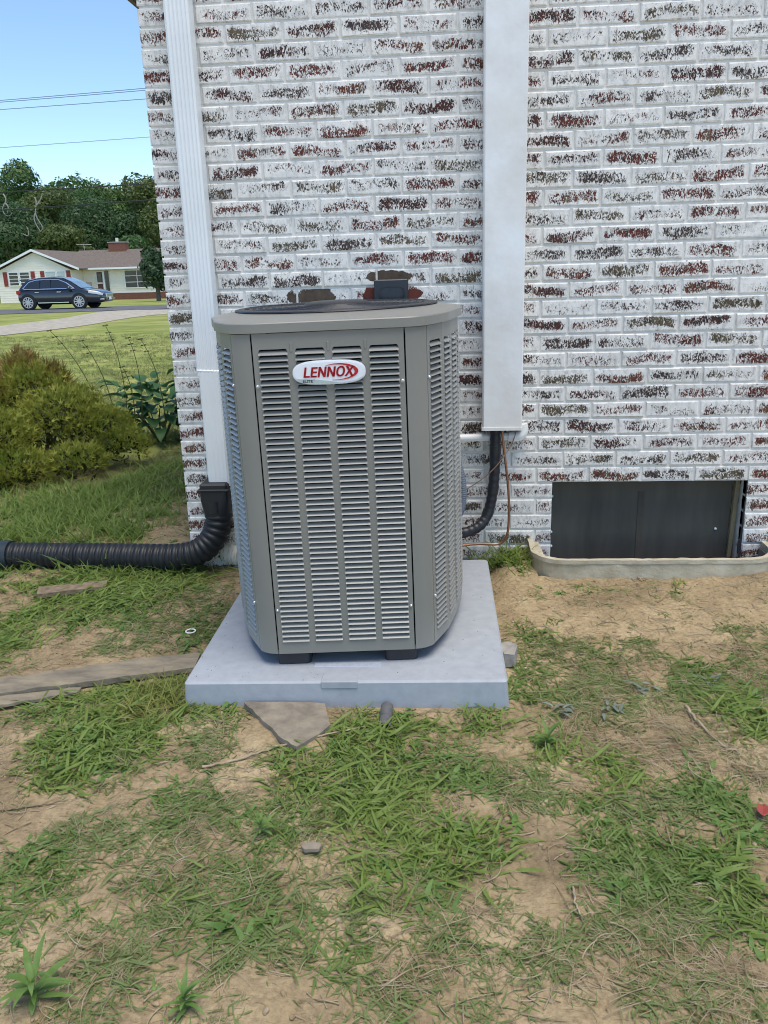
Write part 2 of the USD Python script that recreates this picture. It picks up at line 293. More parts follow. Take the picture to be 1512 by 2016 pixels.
I = np.arange(X.size).reshape(X.shape); q = np.stack([I[:-1, :-1], I[:-1, 1:], I[1:, 1:], I[1:, :-1]], -1).reshape(-1, 4)
cx_, cy_ = (X.ravel()[q].mean(1), Y.ravel()[q].mean(1))
keep = ~((cx_ > 1.06) & (cx_ < 2.03) & (cy_ > -.245) & (cy_ < .14))
keep &= ~((((cx_ < 1.17) | (cx_ > 1.92)) & (cy_ < -.2)) & False)
V = np.stack([X, Y, Z], -1).reshape(-1, 3)
obj('ground', (V, q[keep]), 'soil', smooth=True, kind='structure')
def strip(name, left, right, zoff, material):
    """A sheet between two polylines laid on the ground."""
    n = 40; L = smooth_path(left, 10); R_ = smooth_path(right, 10)
    L = L[np.linspace(0, len(L)-1, n).astype(int)]; R_ = R_[np.linspace(0, len(R_)-1, n).astype(int)]
    t = np.linspace(0, 1, 8)[None, :, None]; P = L[:, None]*(1-t)+R_[:, None]*t
    v = np.concatenate([P, (gz(P[..., 0], P[..., 1])+zoff)[..., None]], -1).reshape(-1, 3)
    i = np.arange(n*8).reshape(n, 8); f = np.stack([i[:-1, :-1], i[:-1, 1:], i[1:, 1:], i[1:, :-1]], -1).reshape(-1, 4)
    m = trimesh.Trimesh(v, np.vstack([f[:, :3], f[:, [0, 2, 3]]]), process=False)
    if m.face_normals[:, 2].mean() < 0: m.invert()
    obj(name, m, material, smooth=True, kind='structure')
strip('road', [(-140, 29.6), (-60, 30.4), (-20, 32.4), (-11, 34.2), (30, 38), (120, 46)], [(-140, 36.6), (-60, 37.4), (-21, 39.6), (-11, 41.2), (30, 45), (120, 53)], .02, 'asphalt')
strip('driveway', [(-6.0, 30.5), (-10.2, 27.0), (-10.0, 21.5), (-10.2, 18.2), (-10.8, 15.4), (-13.5, 11.5)], [(-13.5, 33.9), (-14.2, 31.8), (-13.4, 27.2), (-13.2, 23.6), (-13.4, 20.5), (-16.0, 15.5)], .012, 'gravel')
hx = np.linspace(-160, 90, 60); hy = np.linspace(66, 260, 40); HX, HY = np.meshgrid(hx, hy)
def hz(x, y):
    t = np.clip((y-68)/60, 0, 1); return -.6 + 9.0*t*t*(3-2*t)*(.8+.4*np.sin(x*.05+1))
i = np.arange(HX.size).reshape(HX.shape)
obj('hill', (np.stack([HX, HY, hz(HX, HY)], -1).reshape(-1, 3), np.stack([i[:-1, :-1], i[:-1, 1:], i[1:, 1:], i[1:, :-1]], -1).reshape(-1, 4)), 'shrub_inner', smooth=True, kind='structure')

# ------------------------------------------------------------------ the brick house whose end wall fills the picture
BA, BH, Z0 = .2127, .0671, .37           # brick module, course height, soffit of the basement window
WX0, WX1 = 1.131, 1.92
house = thing('brick_house', 'single storey house of white painted brick with the red showing through', 'house')
core = Polygon([(-.418, -.7), (9, -.7), (9, 2.5), (-.418, 2.5)]).difference(sbox(WX0, -.5, WX1, Z0-.002))
obj('wall', extr(core, .10, 'y', .0055), 'mortar', house)
obj('wall', bx(-.412, -.30, .108, 9, -.7, 2.5), 'mortar', house)
def brick_mesh(x0, x1, z0, z1, seed):
    r = np.random.default_rng(seed); dy = r.uniform(-.0015, .0015); j = lambda: r.uniform(-.0022, .0022)
    c = .004
    f = [(x0+c+j(), dy+j(), z0+c+j()), (x1-c+j(), dy+j(), z0+c+j()), (x1-c+j(), dy+j(), z1-c+j()), (x0+c+j(), dy+j(), z1-c+j())]
    b = [(x0, dy+c, z0), (x1, dy+c, z0), (x1, dy+c, z1), (x0, dy+c, z1)]
    k = [(x0, .05, z0), (x1, .05, z0), (x1, .05, z1), (x0, .05, z1)]
    v = np.array(f+b+k); F = [[0, 1, 2], [0, 2, 3]]
    for o in (0, 4):
        for a in range(4):
            e = (a+1) % 4; F += [[o+4+a, o+4+e, o+e], [o+4+a, o+e, o+a]]
    uv = np.stack([(v[:, 0]-x0)/(x1-x0), (v[:, 2]-z0)/(z1-z0)], 1)
    if x1-x0 < .14: uv[:, 0] = .25+.5*uv[:, 0]
    return v, np.array(F), uv
rb = np.random.default_rng(21); shown, rest = [], []
for k in range(-8, 32):
    z0 = Z0+k*BH; z1 = z0+BH-.0085
    i = -2.0
    while i*BA < 4.4:
        w = 1.0
        if k % 2 and i == -2.0: w = .5
        x0, x1 = i*BA+.004, (i+w)*BA-.004
        if i == -2.0: x0 = -.4254
        i += w
        parts_ = [(x0, x1)]
        if k < 0:
            parts_ = [(a, b) for a, b in ((x0, min(x1, WX0)), (max(x0, WX1), x1)) if b-a > .02]
        for a, b in parts_:
            seen = -5 <= k <= 27 and b < 2.06 and not (b > .84 and a < .995 and z0 > .6 and a > .83 and b < 1.0)
            hidden = (a > -.12 and b < .77 and z1 < 1.09) or (a > -.30 and b < -.20)
            (shown if seen and not hidden else rest).append((a, b, z0, z1, k))
shown.sort(key=lambda s: abs(s[0]-.7)+abs(s[2]-1.2))
rest += shown[300:]; shown = shown[:300]
kinds = ['red', 'dark', 'olive', 'maroon', 'mixed']
def brick_look(a, b, z0, k):
    n = meshkit.noise(np.array([[a*2.3, z0*4.1, 3.3]]), 9)[0]
    t = rb.choice(kinds, p=[.30, .21, .16, .19, .14])
    wear = rb.random()
    if z0 > 1.85: wear = wear*.9+.1
    pre = 'brick_worn_' if wear < .24 else ('brick_white_' if wear > .82 else 'brick_')
    if k == 11 and b > .06 and a < .27: return 'brick_bare_brown'
    if k == 11 and b > .33 and a < .64: return 'brick_bare_red'
    if k == 12 and b > .35 and a < .6: return 'brick_bare_top'
    return pre+t
for a, b, z0, z1, k in shown:
    v, f, uv = brick_mesh(a, b, z0, z1, int(rb.integers(1 << 30)))
    obj('brick', (v, f), brick_look(a, b, z0, k), house, uv=uv)
VV, FF, UU, n_ = [], [], [], 0
for a, b, z0, z1, k in rest:
    v, f, uv = brick_mesh(a, b, z0, z1, int(rb.integers(1 << 30))); VV.append(v); FF.append(f+n_); UU.append(uv); n_ += len(v)
for k in range(-3, 32):                                                        # return wall round the corner
    z0 = Z0+k*BH; y = .06 if k % 2 else .165
    while y < 5:
        v, f, uv = brick_mesh(y, y+BA-.009, z0, z0+BH-.0095, int(rb.integers(1 << 30)))
        v = np.stack([-.4254+v[:, 1], v[:, 0], v[:, 2]], 1); VV.append(v); FF.append(f[:, ::-1]+n_); UU.append(uv); n_ += len(v); y += BA
obj('brickwork', (np.vstack(VV), np.vstack(FF)), 'brick_mixed', house, uv=np.vstack(UU), kind='stuff')
# roof, soffit, gable (above the picture but for the eave at the top left)
obj('gable', extr(Polygon([(-.41, 2.502), (8.6, 2.502), (4.0, 4.45)]), .1, 'y', .012), 'siding_cream', house)
rf = Polygon([(-.80, 2.56), (4.0, 4.58), (8.9, 2.56), (8.9, 2.66), (4.0, 4.68), (-.80, 2.66)])
obj('roof', extr(rf, 9.1, 'y', -.06), 'shingle', house)
obj('soffit', bx(-.775, -.428, .0, 9, 2.5, 2.515), 'soffit_tan', house)
obj('fascia', bx(-.80, -.777, .0, 9, 2.495, 2.64), 'soffit_tan', house)
# basement window, boarded with a dark panel set back in its opening
win = obj('basement_window', bx(WX0-.03, 1.888, .088, .103, -.42, Z0+.03), 'panel_grey', house)
obj('frame', extr(Polygon([(1.878, -.4), (1.893, -.4), (1.913, Z0), (1.897, Z0)]), .016, 'y', .070), 'old_wood_strip', win)
obj('rust_strip', bx(1.505, 1.53, .0855, .0875, -.4, .30), 'rust_streak', win)
for px_, pz_ in ((1.143, .285), (1.143, .125), (1.835, .135), (1.145, .06)): obj('bolt', T(trimesh.creation.icosphere(1, .006), (px_, .086, pz_), s=None), 'trim_white', win)
jm = trimesh.creation.box((.012, .083, .8)).subdivide().subdivide().subdivide(); jm.apply_translation((1.9265, .0475, -.03))
jm.vertices[:, 0] += (meshkit.fbm(jm.vertices*22, 3, 2)-.5)*.012
obj('window_jamb', jm, 'jamb_worn', house, smooth=40)
obj('window_jamb', bx(WX0-.012, WX0+.001, .012, .087, -.42, Z0-.003), 'mortar', house)
obj('jamb_brick', cbox(1.924, 2.0, .004, .05, -.3, .07, .004), 'jamb_brick', house)

# the well in front of it
out_ = sbox(1.037+.13, -.27+.13, 1.6, .6).buffer(.13).union(sbox(1.45, -.27+.21, 2.035-.21, .6).buffer(.21)); inn = out_.buffer(-.042)
ring = out_.difference(inn).intersection(sbox(0, -1, 3, -.004))
well = thing('window_well', 'low curved concrete rim of the well around the basement window', 'window well')
m = trimesh.util.concatenate([extr(ring, .53, 'z', -.42)]); m = m.subdivide_to_size(.035)
m.merge_vertices(); m.vertices += ((meshkit.fbm(m.vertices*14, 3, 8)-.5)*.012)[:, None]*np.array([1, 1, .7])
obj('rim', m, 'concrete', well, smooth=50)
lip = out_.buffer(.004).difference(out_.buffer(-.018)).intersection(sbox(0, -1, 3, -.004))
m = extr(lip, .016, 'z', .108).subdivide_to_size(.03); m.merge_vertices(); m.vertices += ((meshkit.fbm(m.vertices*20, 3, 4)-.5)*.006)[:, None]
obj('lip', m, 'concrete', well, smooth=50)
obj('liner', extr(inn.buffer(.0).difference(inn.buffer(-.006)).intersection(sbox(0, -1, 3, -.004)), .5, 'z', -.42), 'well_metal', well)
obj('floor', extr(inn.buffer(-.008).intersection(sbox(0, -1, 3, .07)), .02, 'z', -.44), 'field_stone', well)

# ------------------------------------------------------------------ on the wall
ds = thing('downspout', 'white ribbed metal downspout running down the house corner', 'downspout')
def ds_profile(x0, x1, yf, yb, ribs, d):
    u = np.linspace(x0+.008, x1-.008, ribs*4+1); p = [(x0, yb), (x0, yf+.006)]
    p += [(a, yf+(d if (j//2) % 2 else 0)) for j, a in enumerate(u)] + [(x1, yf+.006), (x1, yb)]; return Polygon(p)
obj('pipe', extr(ds_profile(-.303, -.213, -.080, -.010, 5, .0035), 1.65, 'z', .845), 'white_metal', ds)
lo = extr(ds_profile(-.296, -.208, -.082, -.012, 4, .001), .47, 'z', .387); lo = lo.subdivide_to_size(.05)
lo.vertices[:, 1] += (meshkit.noise(lo.vertices*7, 3)-.5)*.004
obj('lower_pipe', lo, 'white_metal', ds, smooth=30)
obj('crease', T(cbox(-.3036, -.2095, -.0812, -.010, -.004, .004, .003), (0, -.0006, .848), ry=.06), 'white_metal', ds)

dp = thing('drain_pipe', 'black corrugated drain pipe lying on the grass from the downspout', 'drain pipe')
ca = np.linspace(0, 2*np.pi, 24, endpoint=False)
obj('adapter', trimesh.convex.convex_hull(np.vstack([cbox(-.328, -.211, -.116, -.006, .325, .405, .008).vertices, np.c_[-.272+.056*np.cos(ca), -.064+.056*np.sin(ca), np.full(24, .255)]])), 'black_pipe', dp, smooth=30)
obj('collar', cbox(-.336, -.204, -.122, -.003, .372, .382, .003), 'black_pipe', dp)
obj('hood', T(trimesh.creation.cylinder(.03, .05, sections=20), (-.272, -.096, .305)), 'black_pipe', dp, smooth=30)
pts = smooth_path([(-.272, -.064, .30), (-.272, -.066, .235), (-.295, -.07, .165), (-.36, -.07, .10), (-.46, -.065, .072), (-.62, -.05, .066), (-.9, -.03, .064), (-1.27, -.02, .064)], 40)
sl = np.r_[0, np.cumsum(np.linalg.norm(np.diff(pts, axis=0), axis=1))]
s_ = np.arange(0, sl[-1], .0046); pts = np.stack([np.interp(s_, sl, pts[:, a]) for a in range(3)], 1)
ph = (s_/.0295) % 1
obj('corrugated_pipe', tube(pts, .0535+.0055*np.clip(np.cos((ph-.5)*2*np.pi)*1.9+.6, -1, 1)*.75, 22), 'black_pipe', dp, smooth=55)
obj('coupling', tube([(-1.235, -.02, .065), (-1.6, -.02, .065), (-1.62, -.02, .065), (-2.2, -.02, .067)], [.0645, .0645, .06, .06], 24), 'blue_coupling', dp, smooth=40)

cv = thing('line_set_cover', 'tall white sheet metal cover boxing in the refrigerant lines', 'cover')
prof = Polygon([(.838, -.002), (.838, -.084), (.843, -.0895), (.988, -.0895), (.993, -.084), (.993, -.002), (.990, -.002), (.990, -.083), (.986, -.0865), (.845, -.0865), (.841, -.083), (.841, -.002)])
m = extr(prof, 1.9, 'z', .612).subdivide_to_size(.06)
m.vertices[:, 0] += (m.vertices[:, 2]-.6)*(-.002); m.vertices[:, 1] += (meshkit.fbm(m.vertices*np.array([9, 1, 6]), 3, 6)-.5)*.006*(m.vertices[:, 1] < -.06)
obj('cover_body', m, 'cover_metal', cv, smooth=25)
obj('bottom_lip', T(extr(Polygon([(.836, -.002), (.834, -.088), (.846, -.0925), (.99, -.092), (.996, -.086), (.996, -.002), (.99, -.002), (.988, -.086), (.846, -.086), (.842, -.002)]), .012, 'z', .606)), 'cover_metal', cv, smooth=25)

pv = thing('drain_line', 'white plastic pipe running along the wall under the sheet metal cover', 'pipe')
obj('pipe', tube([(.45, -.035, .561), (.70, -.035, .566), (.96, -.035, .572)], .0155, 18), 'pvc_white', pv, smooth=40)
obj('elbow', tube(smooth_path([(.945, -.035, .572), (.985, -.035, .573), (1.0, -.032, .585), (1.0, -.03, .62)], 8), .0205, 18), 'pvc_white', pv, smooth=40)
il = thing('insulated_line', 'thick black foam insulated line from the cover to the unit', 'pipe')
ipts = smooth_path([(.892, -.055, .66), (.891, -.055, .56), (.889, -.055, .43), (.880, -.058, .33), (.862, -.065, .255), (.83, -.085, .21), (.77, -.10, .185), (.66, -.12, .18)], 12)
obj('foam_sleeve', tube(ipts, .0215+.0012*np.sin(np.arange(len(ipts))*1.7), 18), 'black_foam', il, smooth=50)
for a in (.52, .36, .262): 
    jx = int(np.argmin(abs(ipts[:, 2]-a))); obj('tape_wrap', tube(ipts[jx-2:jx+3], .0234, 18), 'black_plastic', il, smooth=50)
obj('copper_line', tube(smooth_path([(.915, -.075, .66), (.918, -.078, .58), (.930, -.08, .48), (.943, -.08, .37), (.9475, -.08, .27), (.946, -.08, .20), (.935, -.08, .15), (.905, -.08, .127), (.85, -.09, .131), (.77, -.12, .136), (.6, -.2, .14)], 10), .0052, 10), 'copper', smooth=50, label='bare copper line bending down to the grass beside the pad', cat='pipe')
obj('control_wire', tube(smooth_path([(.972, -.05, .62), (.963, -.06, .562), (.93, -.085, .51), (.896, -.088, .464), (.845, -.075, .41), (.798, -.05, .37), (.74, -.06, .33)], 8), .0022, 6), 'rusty_wire', smooth=50, label='thin brown wire crossing the black insulated line', cat='wire')
cp = smooth_path([(.69, -.10, .54), (.725, -.10, .50), (.752, -.10, .42), (.758, -.10, .34), (.745, -.10, .27), (.68, -.10, .22)], 26)
obj('flexible_conduit', tube(cp, .017+.0012*np.sin(np.arange(len(cp))*2.1), 14), 'grey_conduit', smooth=50, label='grey flexible conduit looping out behind the unit', cat='conduit')

vb = thing('wall_vent', 'dark box with a rounded hood on the wall above the unit', 'vent')
obj('back_box', cbox(.417, .549, -.035, -.001, 1.07, 1.195, .003), 'navy_box', vb)
pill = LineString([(.460, 1.143), (.512, 1.143)]).buffer(.021)
hd = cat_([extr(pill, .02, 'y', -.055), extr(pill.buffer(-.004), .004, 'y', -.059), extr(pill.buffer(-.009), .003, 'y', -.062)])
obj('hood', hd, 'navy_box', vb, smooth=35); obj('rim', extr(LineString([(.460, 1.143), (.512, 1.143)]).buffer(.026).difference(pill.buffer(.001)), .004, 'y', -.039), 'black_plastic', vb)

# ------------------------------------------------------------------ pad and air conditioner
TILT = -.0148
def pose(x, y, z, rz, tx=0):
    c, s = math.cos(rz), math.sin(rz); Rz = np.array([[c, -s, 0], [s, c, 0], [0, 0, 1]])
    c, s = math.cos(TILT), math.sin(TILT); Ry = np.array([[c, 0, s], [0, 1, 0], [-s, 0, c]])
    c, s = math.cos(tx), math.sin(tx); A = (np.array([[1, 0, 0], [0, c, -s], [0, s, c]])@Ry@Rz).T; return Gf.Matrix4d(*A[0], 0, *A[1], 0, *A[2], 0, x, y, z, 1)
pad = thing('equipment_pad', 'flat blue grey plastic pad under the air conditioner', 'pad', mat=pose(.383, -.66, .003, .004))
def slab(w0, w1, z0, z1, c):
    v = []
    for w, z in ((w0, z0), (w1, z1-c), (w1-c, z1)):
        r = .012
        for sx, sy in ((1, 1), (1, -1), (-1, 1), (-1, -1)):
            for a in np.linspace(0, np.pi/2, 4): v.append((sx*(w-r+r*np.cos(a)), sy*(w*1.075-r+r*np.sin(a)), z))
    return trimesh.convex.convex_hull(np.array(v))
obj('slab', slab(.484, .479, -.02, .073, .006), 'pad_plastic', pad, smooth=25)
obj('moulded_tab', cbox(-.066, .042, -.519, -.46, .052, .0748, .002), 'pad_plastic', pad)
obj('label_plate', cbox(-.10, .105, -.425, -.395, .071, .0755, .001), 'pad_label', pad)
cr_ = []
for _ in range(70):
    a_ = trimesh.creation.icosphere(0, rng.uniform(.0006, .0019)); e_ = rng.random() < .4
    px_, py_ = (rng.uniform(-.46, .46), -.505+.14*rng.random()) if e_ else (rng.uniform(.30, .47)*rng.choice([-1, 1]), rng.uniform(-.5, .45))
    cr_.append(T(a_, (px_, py_, .0737)))
obj('dirt_crumbs', cat_(cr_), 'soil', pad, kind='stuff')
obj('text_ridge', cat_([bx(-.09+.011*j, -.083+.011*j, -.418, -.402, .0753, .0762) for j in range(17) if j not in (5, 11)]), 'pad_label', pad)

UH = .9565
ac = thing('air_conditioner', 'tall taupe outdoor air conditioner with louvred panels standing on the pad', 'air conditioner', mat=pose(.354, -.5885, .122, .0643, .0071))
half = [(.2085, -.478), (.2334, -.473), (.251, -.464), (.2643, -.453), (.303, -.378), (.335, -.30), (.364, -.17), (.392, -.06)]
right = half + [(x, -y) for x, y in half[::-1]]
outline = np.array(right + [(-x, y) for x, y in right[::-1]])
def along(poly, n=None):
    p = np.array(poly, float); s = np.r_[0, np.cumsum(np.linalg.norm(np.diff(p, axis=0), axis=1))]
    return lambda t: np.stack([np.interp(t, s, p[:, 0]), np.interp(t, s, p[:, 1])], -1), s[-1]
def wallstrip(pts, z0, z1, th):
    """Upright sheet along plan points (outside on the right hand of the direction), th thick inwards."""
    p = np.array(pts); d = np.gradient(p, axis=0); d /= np.linalg.norm(d, axis=1, keepdims=True); q_ = p + th*np.stack([-d[:, 1], d[:, 0]], 1)
    return extr(Polygon(np.vstack([p, q_[::-1]])), z1-z0, 'z', z0)
PIT, NR = .0165, 53; ZT = .914
def plate(cols, x0, x1, w=.0835, z0=0, z1=UH):
    """Sheet from x0 to x1 in (x, z) with louvre slots at column centres cols, outside at y = 0, inside at y = .0012."""
    P = sbox(x0, z0, x1, z1); holes = []
    for c in cols:
        for r in range(NR):
            zt = ZT-r*PIT; a, b = w/2-.0035, w/2
            holes.append(Polygon([(c-a+.003, zt), (c+a-.003, zt), (c+a, zt-.003), (c+b, zt-.0138), (c-b, zt-.0138), (c-a, zt-.003)]))
    return extr(Polygon(P.exterior, [h.exterior.coords for h in holes]), .0012, 'y', 0)
lprof = Polygon([(.0072, -.0052), (-.0012, -.0120), (-.0045, -.0149), (-.0045, -.0159), (-.001, -.0150), (.0080, -.0064)])
def louvre(c, r, w=.0835):
    return extr(affinity.translate(lprof, 0, ZT-r*PIT), w-.002, 'x', c-w/2+.001)
def place(m, o, ang):
    m = m.copy(); c, s = math.cos(ang), math.sin(ang); v = m.vertices
    m.vertices = np.stack([o[0]+c*v[:, 0]-s*v[:, 1], o[1]+s*v[:, 0]+c*v[:, 1], v[:, 2]], 1); return m
FC = [-.1515, -.0505, .0505, .1515]
fp = obj('front_panel', T(plate(FC, -.2065, .2065), (0, -.4785, 0)), 'unit_paint', ac)
for c in FC:
    for r in range(NR): obj('louver', T(louvre(c, r), (0, -.4785, 0)), 'louver_paint', fp)
for c in (-.101, 0, .101): obj('pressed_rib', T(cbox(c-.0035, c+.0035, -.0022, .001, .905, .930, .0015), (0, -.4785, 0)), 'unit_paint', fp)
for x, z in ((-.2, .815), (.2, .815), (-.2, .145), (.2, .145)):
    obj('screw', T(cat_([trimesh.creation.cylinder(.0052, .002, sections=12), T(trimesh.creation.icosphere(1, .004), (0, 0, .0012), s=None)]), (x, -.4805, z), rx=math.pi/2), 'screw_steel', fp, smooth=40)
bank = []
for sgn in (1, -1):
    f, L_ = along([p for p in right if True]); n = 8
    sp = [(sgn*x, y) for x, y in right]
    for end in (0, 1):                                              # corner posts
        t = np.linspace(.0025, .0735, 9) if not end else np.linspace(L_-.0735, L_-.0025, 9)
        p = f(t)*[sgn, 1]; p = p if sgn > 0 else p[::-1]
        obj('corner_post', wallstrip(p, 0, UH, .0015), 'unit_paint', ac, smooth=30)
    s0, s1 = .0765, L_-.0765; cuts = np.linspace(s0, s1, n+1); pp = None
    sheets, first = [], []
    for c in range(n):
        A, B = f(cuts[c])*[sgn, 1], f(cuts[c+1])*[sgn, 1]
        if sgn < 0: A, B = B, A
        d = B-A; w = np.linalg.norm(d); ang = math.atan2(d[1], d[0])
        sheets.append(place(plate([w/2], 0, w, min(.0835, w-.017)), A, ang))
        for r in range(NR):
            lv = place(louvre(w/2, r, min(.0835, w-.017)), A, ang)
            (first if sgn > 0 and c == 0 else bank).append(lv)
    pp = obj('side_panel', cat_(sheets), 'unit_paint', ac)
    for lv in first: obj('louver', lv, 'louver_paint', pp)
    a0 = f(s0+.008)*[sgn, 1]; an = math.atan2((f(s0+.05)*[sgn, 1]-a0)[1], (f(s0+.05)*[sgn, 1]-a0)[0])
    nrm = np.array([math.sin(an), -math.cos(an)])*(1 if sgn > 0 else -1)
    for z in (.815, .155): obj('screw', T(trimesh.creation.icosphere(1, .0055), (a0[0]+nrm[0]*.001, a0[1]+nrm[1]*.001, z)), 'screw_steel', pp, smooth=True)
obj('louver_bank', cat_(bank), 'louver_paint', ac, kind='stuff')
obj('back_panel', bx(-.2065, .2065, .4773, .4785, 0, UH), 'unit_paint', ac)
inner = Polygon(outline).buffer(-.045); obj('coil', extr(inner, .92, 'z', .012), 'unit_dark', ac)
obj('base_pan', extr(Polygon(outline).buffer(-.006), .012, 'z', -.002), 'unit_paint', ac)
for x, y in ((-.165, -.425), (.165, -.425), (-.165, .425), (.165, .425)):
    ft = sbox(x-.035, y-.022, x+.035, y+.022).buffer(.016); v = np.vstack([np.c_[np.array(ft.buffer(-.004 if z < 0 else 0).exterior.coords), np.full(len(np.array(ft.buffer(-.004 if z < 0 else 0).exterior.coords)), z)] for z in (-.0492, 0)]); v = np.vstack([v, np.c_[np.array(ft.exterior.coords), np.full(len(ft.exterior.coords), -.044)]])
    obj('foot', trimesh.convex.convex_hull(v-[0, 0, .003]), 'unit_black', ac, smooth=35)
# lid: lofted rings from the body's outline to the round fan opening
NA = 144; th = np.linspace(0, 2*np.pi, NA, endpoint=False); ring_o = Polygon(outline).buffer(.008, quad_segs=6).exterior
ro = np.array([max(np.hypot(*c) for c in np.atleast_2d(np.array(LineString([(0, 0), (2*math.cos(a), 2*math.sin(a))]).intersection(ring_o).coords))) for a in th])
loops = [(ro-.004, .9605), (ro, .9588), (ro, .9825), (ro-.002, .985), (ro-.006, .9865), (ro*.6+.33*.4-.006, .991), (np.full(NA, .332), .9965), (np.full(NA, .325), .9975), (np.full(NA, .323), .96)]
V = np.vstack([np.c_[r*np.cos(th), r*np.sin(th), np.full(NA, z)] for r, z in loops]); F = []
for i in range(len(loops)-1):
    for j in range(NA):
        k = (j+1) % NA; F += [[i*NA+j, i*NA+k, (i+1)*NA+k], [i*NA+j, (i+1)*NA+k, (i+1)*NA+j]]
obj('lid', trimesh.Trimesh(V, F, process=False), 'unit_paint', ac, smooth=22)
def torus(R, r, z, seg=72, s2=6):
    a = np.linspace(0, 2*np.pi, seg+1); return tube(np.c_[R*np.cos(a), R*np.sin(a), np.full(seg+1, z)], r, s2, False)
obj('grille_ring', revolve([(.298, .992), (.328, .9995), (.326, 1.003), (.306, 1.006), (.296, 1.005), (.298, .992)], 96), 'unit_black', ac, smooth=40)
wires = [torus(R, .0024, 1.0035+.004*(1-R/.34)) for R in np.arange(.11, .30, .021)]
wires += [tube([(.10*math.cos(a), .10*math.sin(a), 1.0065), (.31*math.cos(a), .31*math.sin(a), 1.0025)], .0032, 6) for a in np.linspace(0, 2*np.pi, 16, endpoint=False)]
obj('fan_grille', cat_(wires), 'unit_black', ac, smooth=50)
obj('hub_cap', revolve([(0.0001, 1.018), (.085, 1.0175), (.103, 1.012), (.108, 1.006), (.10, 1.0), (.0001, 1.0)], 48), 'unit_black', ac, smooth=40)
fb = []
for a in range(3):
    bl = cbox(.06, .31, -.075, .075, -.002, .002, .001); bl = T(bl, (0, 0, 0), rx=.45); fb.append(T(bl, (0, 0, .965), rz=a*2.094))
obj('fan_blades', cat_(fb+[T(trimesh.creation.cylinder(.07, .05, sections=24), (0, 0, .965))]), 'unit_black', ac)
# badge
u = np.linspace(0, 2*np.pi, 80, endpoint=False); sg = lambda t, e: np.sign(t)*np.abs(t)**e
bo = Polygon(np.c_[.1*sg(np.cos(u), .62), .033*sg(np.sin(u), .78)*(1-.0*np.cos(u))])
BZ = 0.847; BX = -.0005
def onb(shape, y0, t): return T(extr(shape, t, 'y', y0), (BX, -.4785, BZ))
bb_ = []
for s_in, y0 in ((0, -.010), (.0022, -.0118), (.005, -.0128)): bb_.append(onb(bo.buffer(-s_in), y0, .006))
bd = obj('badge', cat_(bb_), 'badge_silver', ac, smooth=30)
wedge = bo.buffer(-.0052).intersection(Polygon(np.vstack([np.c_[np.linspace(-.1, .04, 20), -.0145-.016*np.linspace(0, 1, 20)**1.8], [(.04, -.05), (-.1, -.05)]])))
obj('badge_field', onb(wedge, -.0133, .001), 'badge_green', bd)
E_ = lambda cx, cy, rx, ry, n=60: Polygon(np.c_[cx+rx*np.cos(np.linspace(0, 2*np.pi, n)), cy+ry*np.sin(np.linspace(0, 2*np.pi, n))])
sw = E_(.026, .0015, .054, .0225).difference(E_(.0165, .0005, .0535, .0205)).intersection(sbox(-.03, -.03, .1, .03))
obj('swoosh', onb(sw, -.0142, .0016), 'badge_red', bd)
def word(t, h, x, z, material, shear, name, bold=True, sx=1.0):
    m = meshkit.text_mesh(t, h, .0014, bold); v = m.vertices.copy()
    m.vertices = np.stack([x+sx*(v[:, 0]+shear*v[:, 1]), -.0128-v[:, 2], z+v[:, 1]], 1)
    m.vertices += [BX, -.4785, BZ]; obj(name, m, material, bd)
word('LENNOX', .0262, -.0735, -.0112, 'badge_red', .19, 'lettering', True, .93); word('LENNOX', .0262, -.0722, -.0112, 'badge_red', .19, 'lettering', True, .93)
word('ELITE', .0068, -.0735, -.0255, 'badge_ink', 0, 'lettering', True, 1.05); word('®', .003, -.0435, -.0205, 'badge_ink', 0, 'lettering', False)
# ------------------------------------------------------------------ far side: house, car, wires, trees
fh = thing('ranch_house', 'low cream sided house with brown roof across the road', 'house')
def laps(x0, x1, y, z0, z1, h=.17, clip=None):
    ms = []; z = z0
    while z < z1-.02:
        t = min(h, z1-z); a, b = x0, x1
        if clip: a, b = max(x0, clip(z+t)[0]), min(x1, clip(z+t)[1])
        if b-a > .1: ms.append(extr(Polygon([(y-.022, z), (y, z), (y, z+t), (y-.006, z+t)]), b-a, 'x', a))
        z += h
    return cat_(ms)
GX0, GX1, GY = -32.1, -26.45, 57.0; AP = -29.1; SL = (3.36-2.0)/(AP+32.35)
obj('wall', extr(Polygon([(GX0, -.6), (GX1, -.6), (GX1, 2.0), (AP, 3.3), (GX0, 2.0)]), 8.0, 'y', GY), 'siding_cream', fh)
gcl = lambda z: (AP-(3.3-z)/.455, AP+(3.3-z)/.5) if z > 2.0 else (GX0, GX1)
obj('siding', laps(GX0, GX1, GY-.002, -.22, 3.25, .17, gcl), 'siding_cream', fh)
obj('wall', bx(GX1, -14.0, 59.0, 66, -.6, 2.05), 'siding_cream', fh)
obj('siding', laps(GX1+.02, -14.0, 58.998, .24, 2.0), 'siding_cream', fh)
obj('brick_base', bx(GX1+.02, -14.0, 58.93, 58.995, -.55, .235), 'far_brick', fh)
r1 = Polygon([(-32.45, 2.02), (AP, 3.40), (-25.75, 2.02), (-25.75, 2.10), (AP, 3.5), (-32.45, 2.10)])
obj('roof', extr(r1, 8.6, 'y', GY-.28), 'shingle', fh)
obj('rake_board', extr(Polygon([(-32.47, 1.95), (-32.47, 2.10), (AP, 3.52), (-25.70, 2.11), (-25.70, 1.96), (AP, 3.36)]), .04, 'y', GY-.325), 'trim_white', fh)
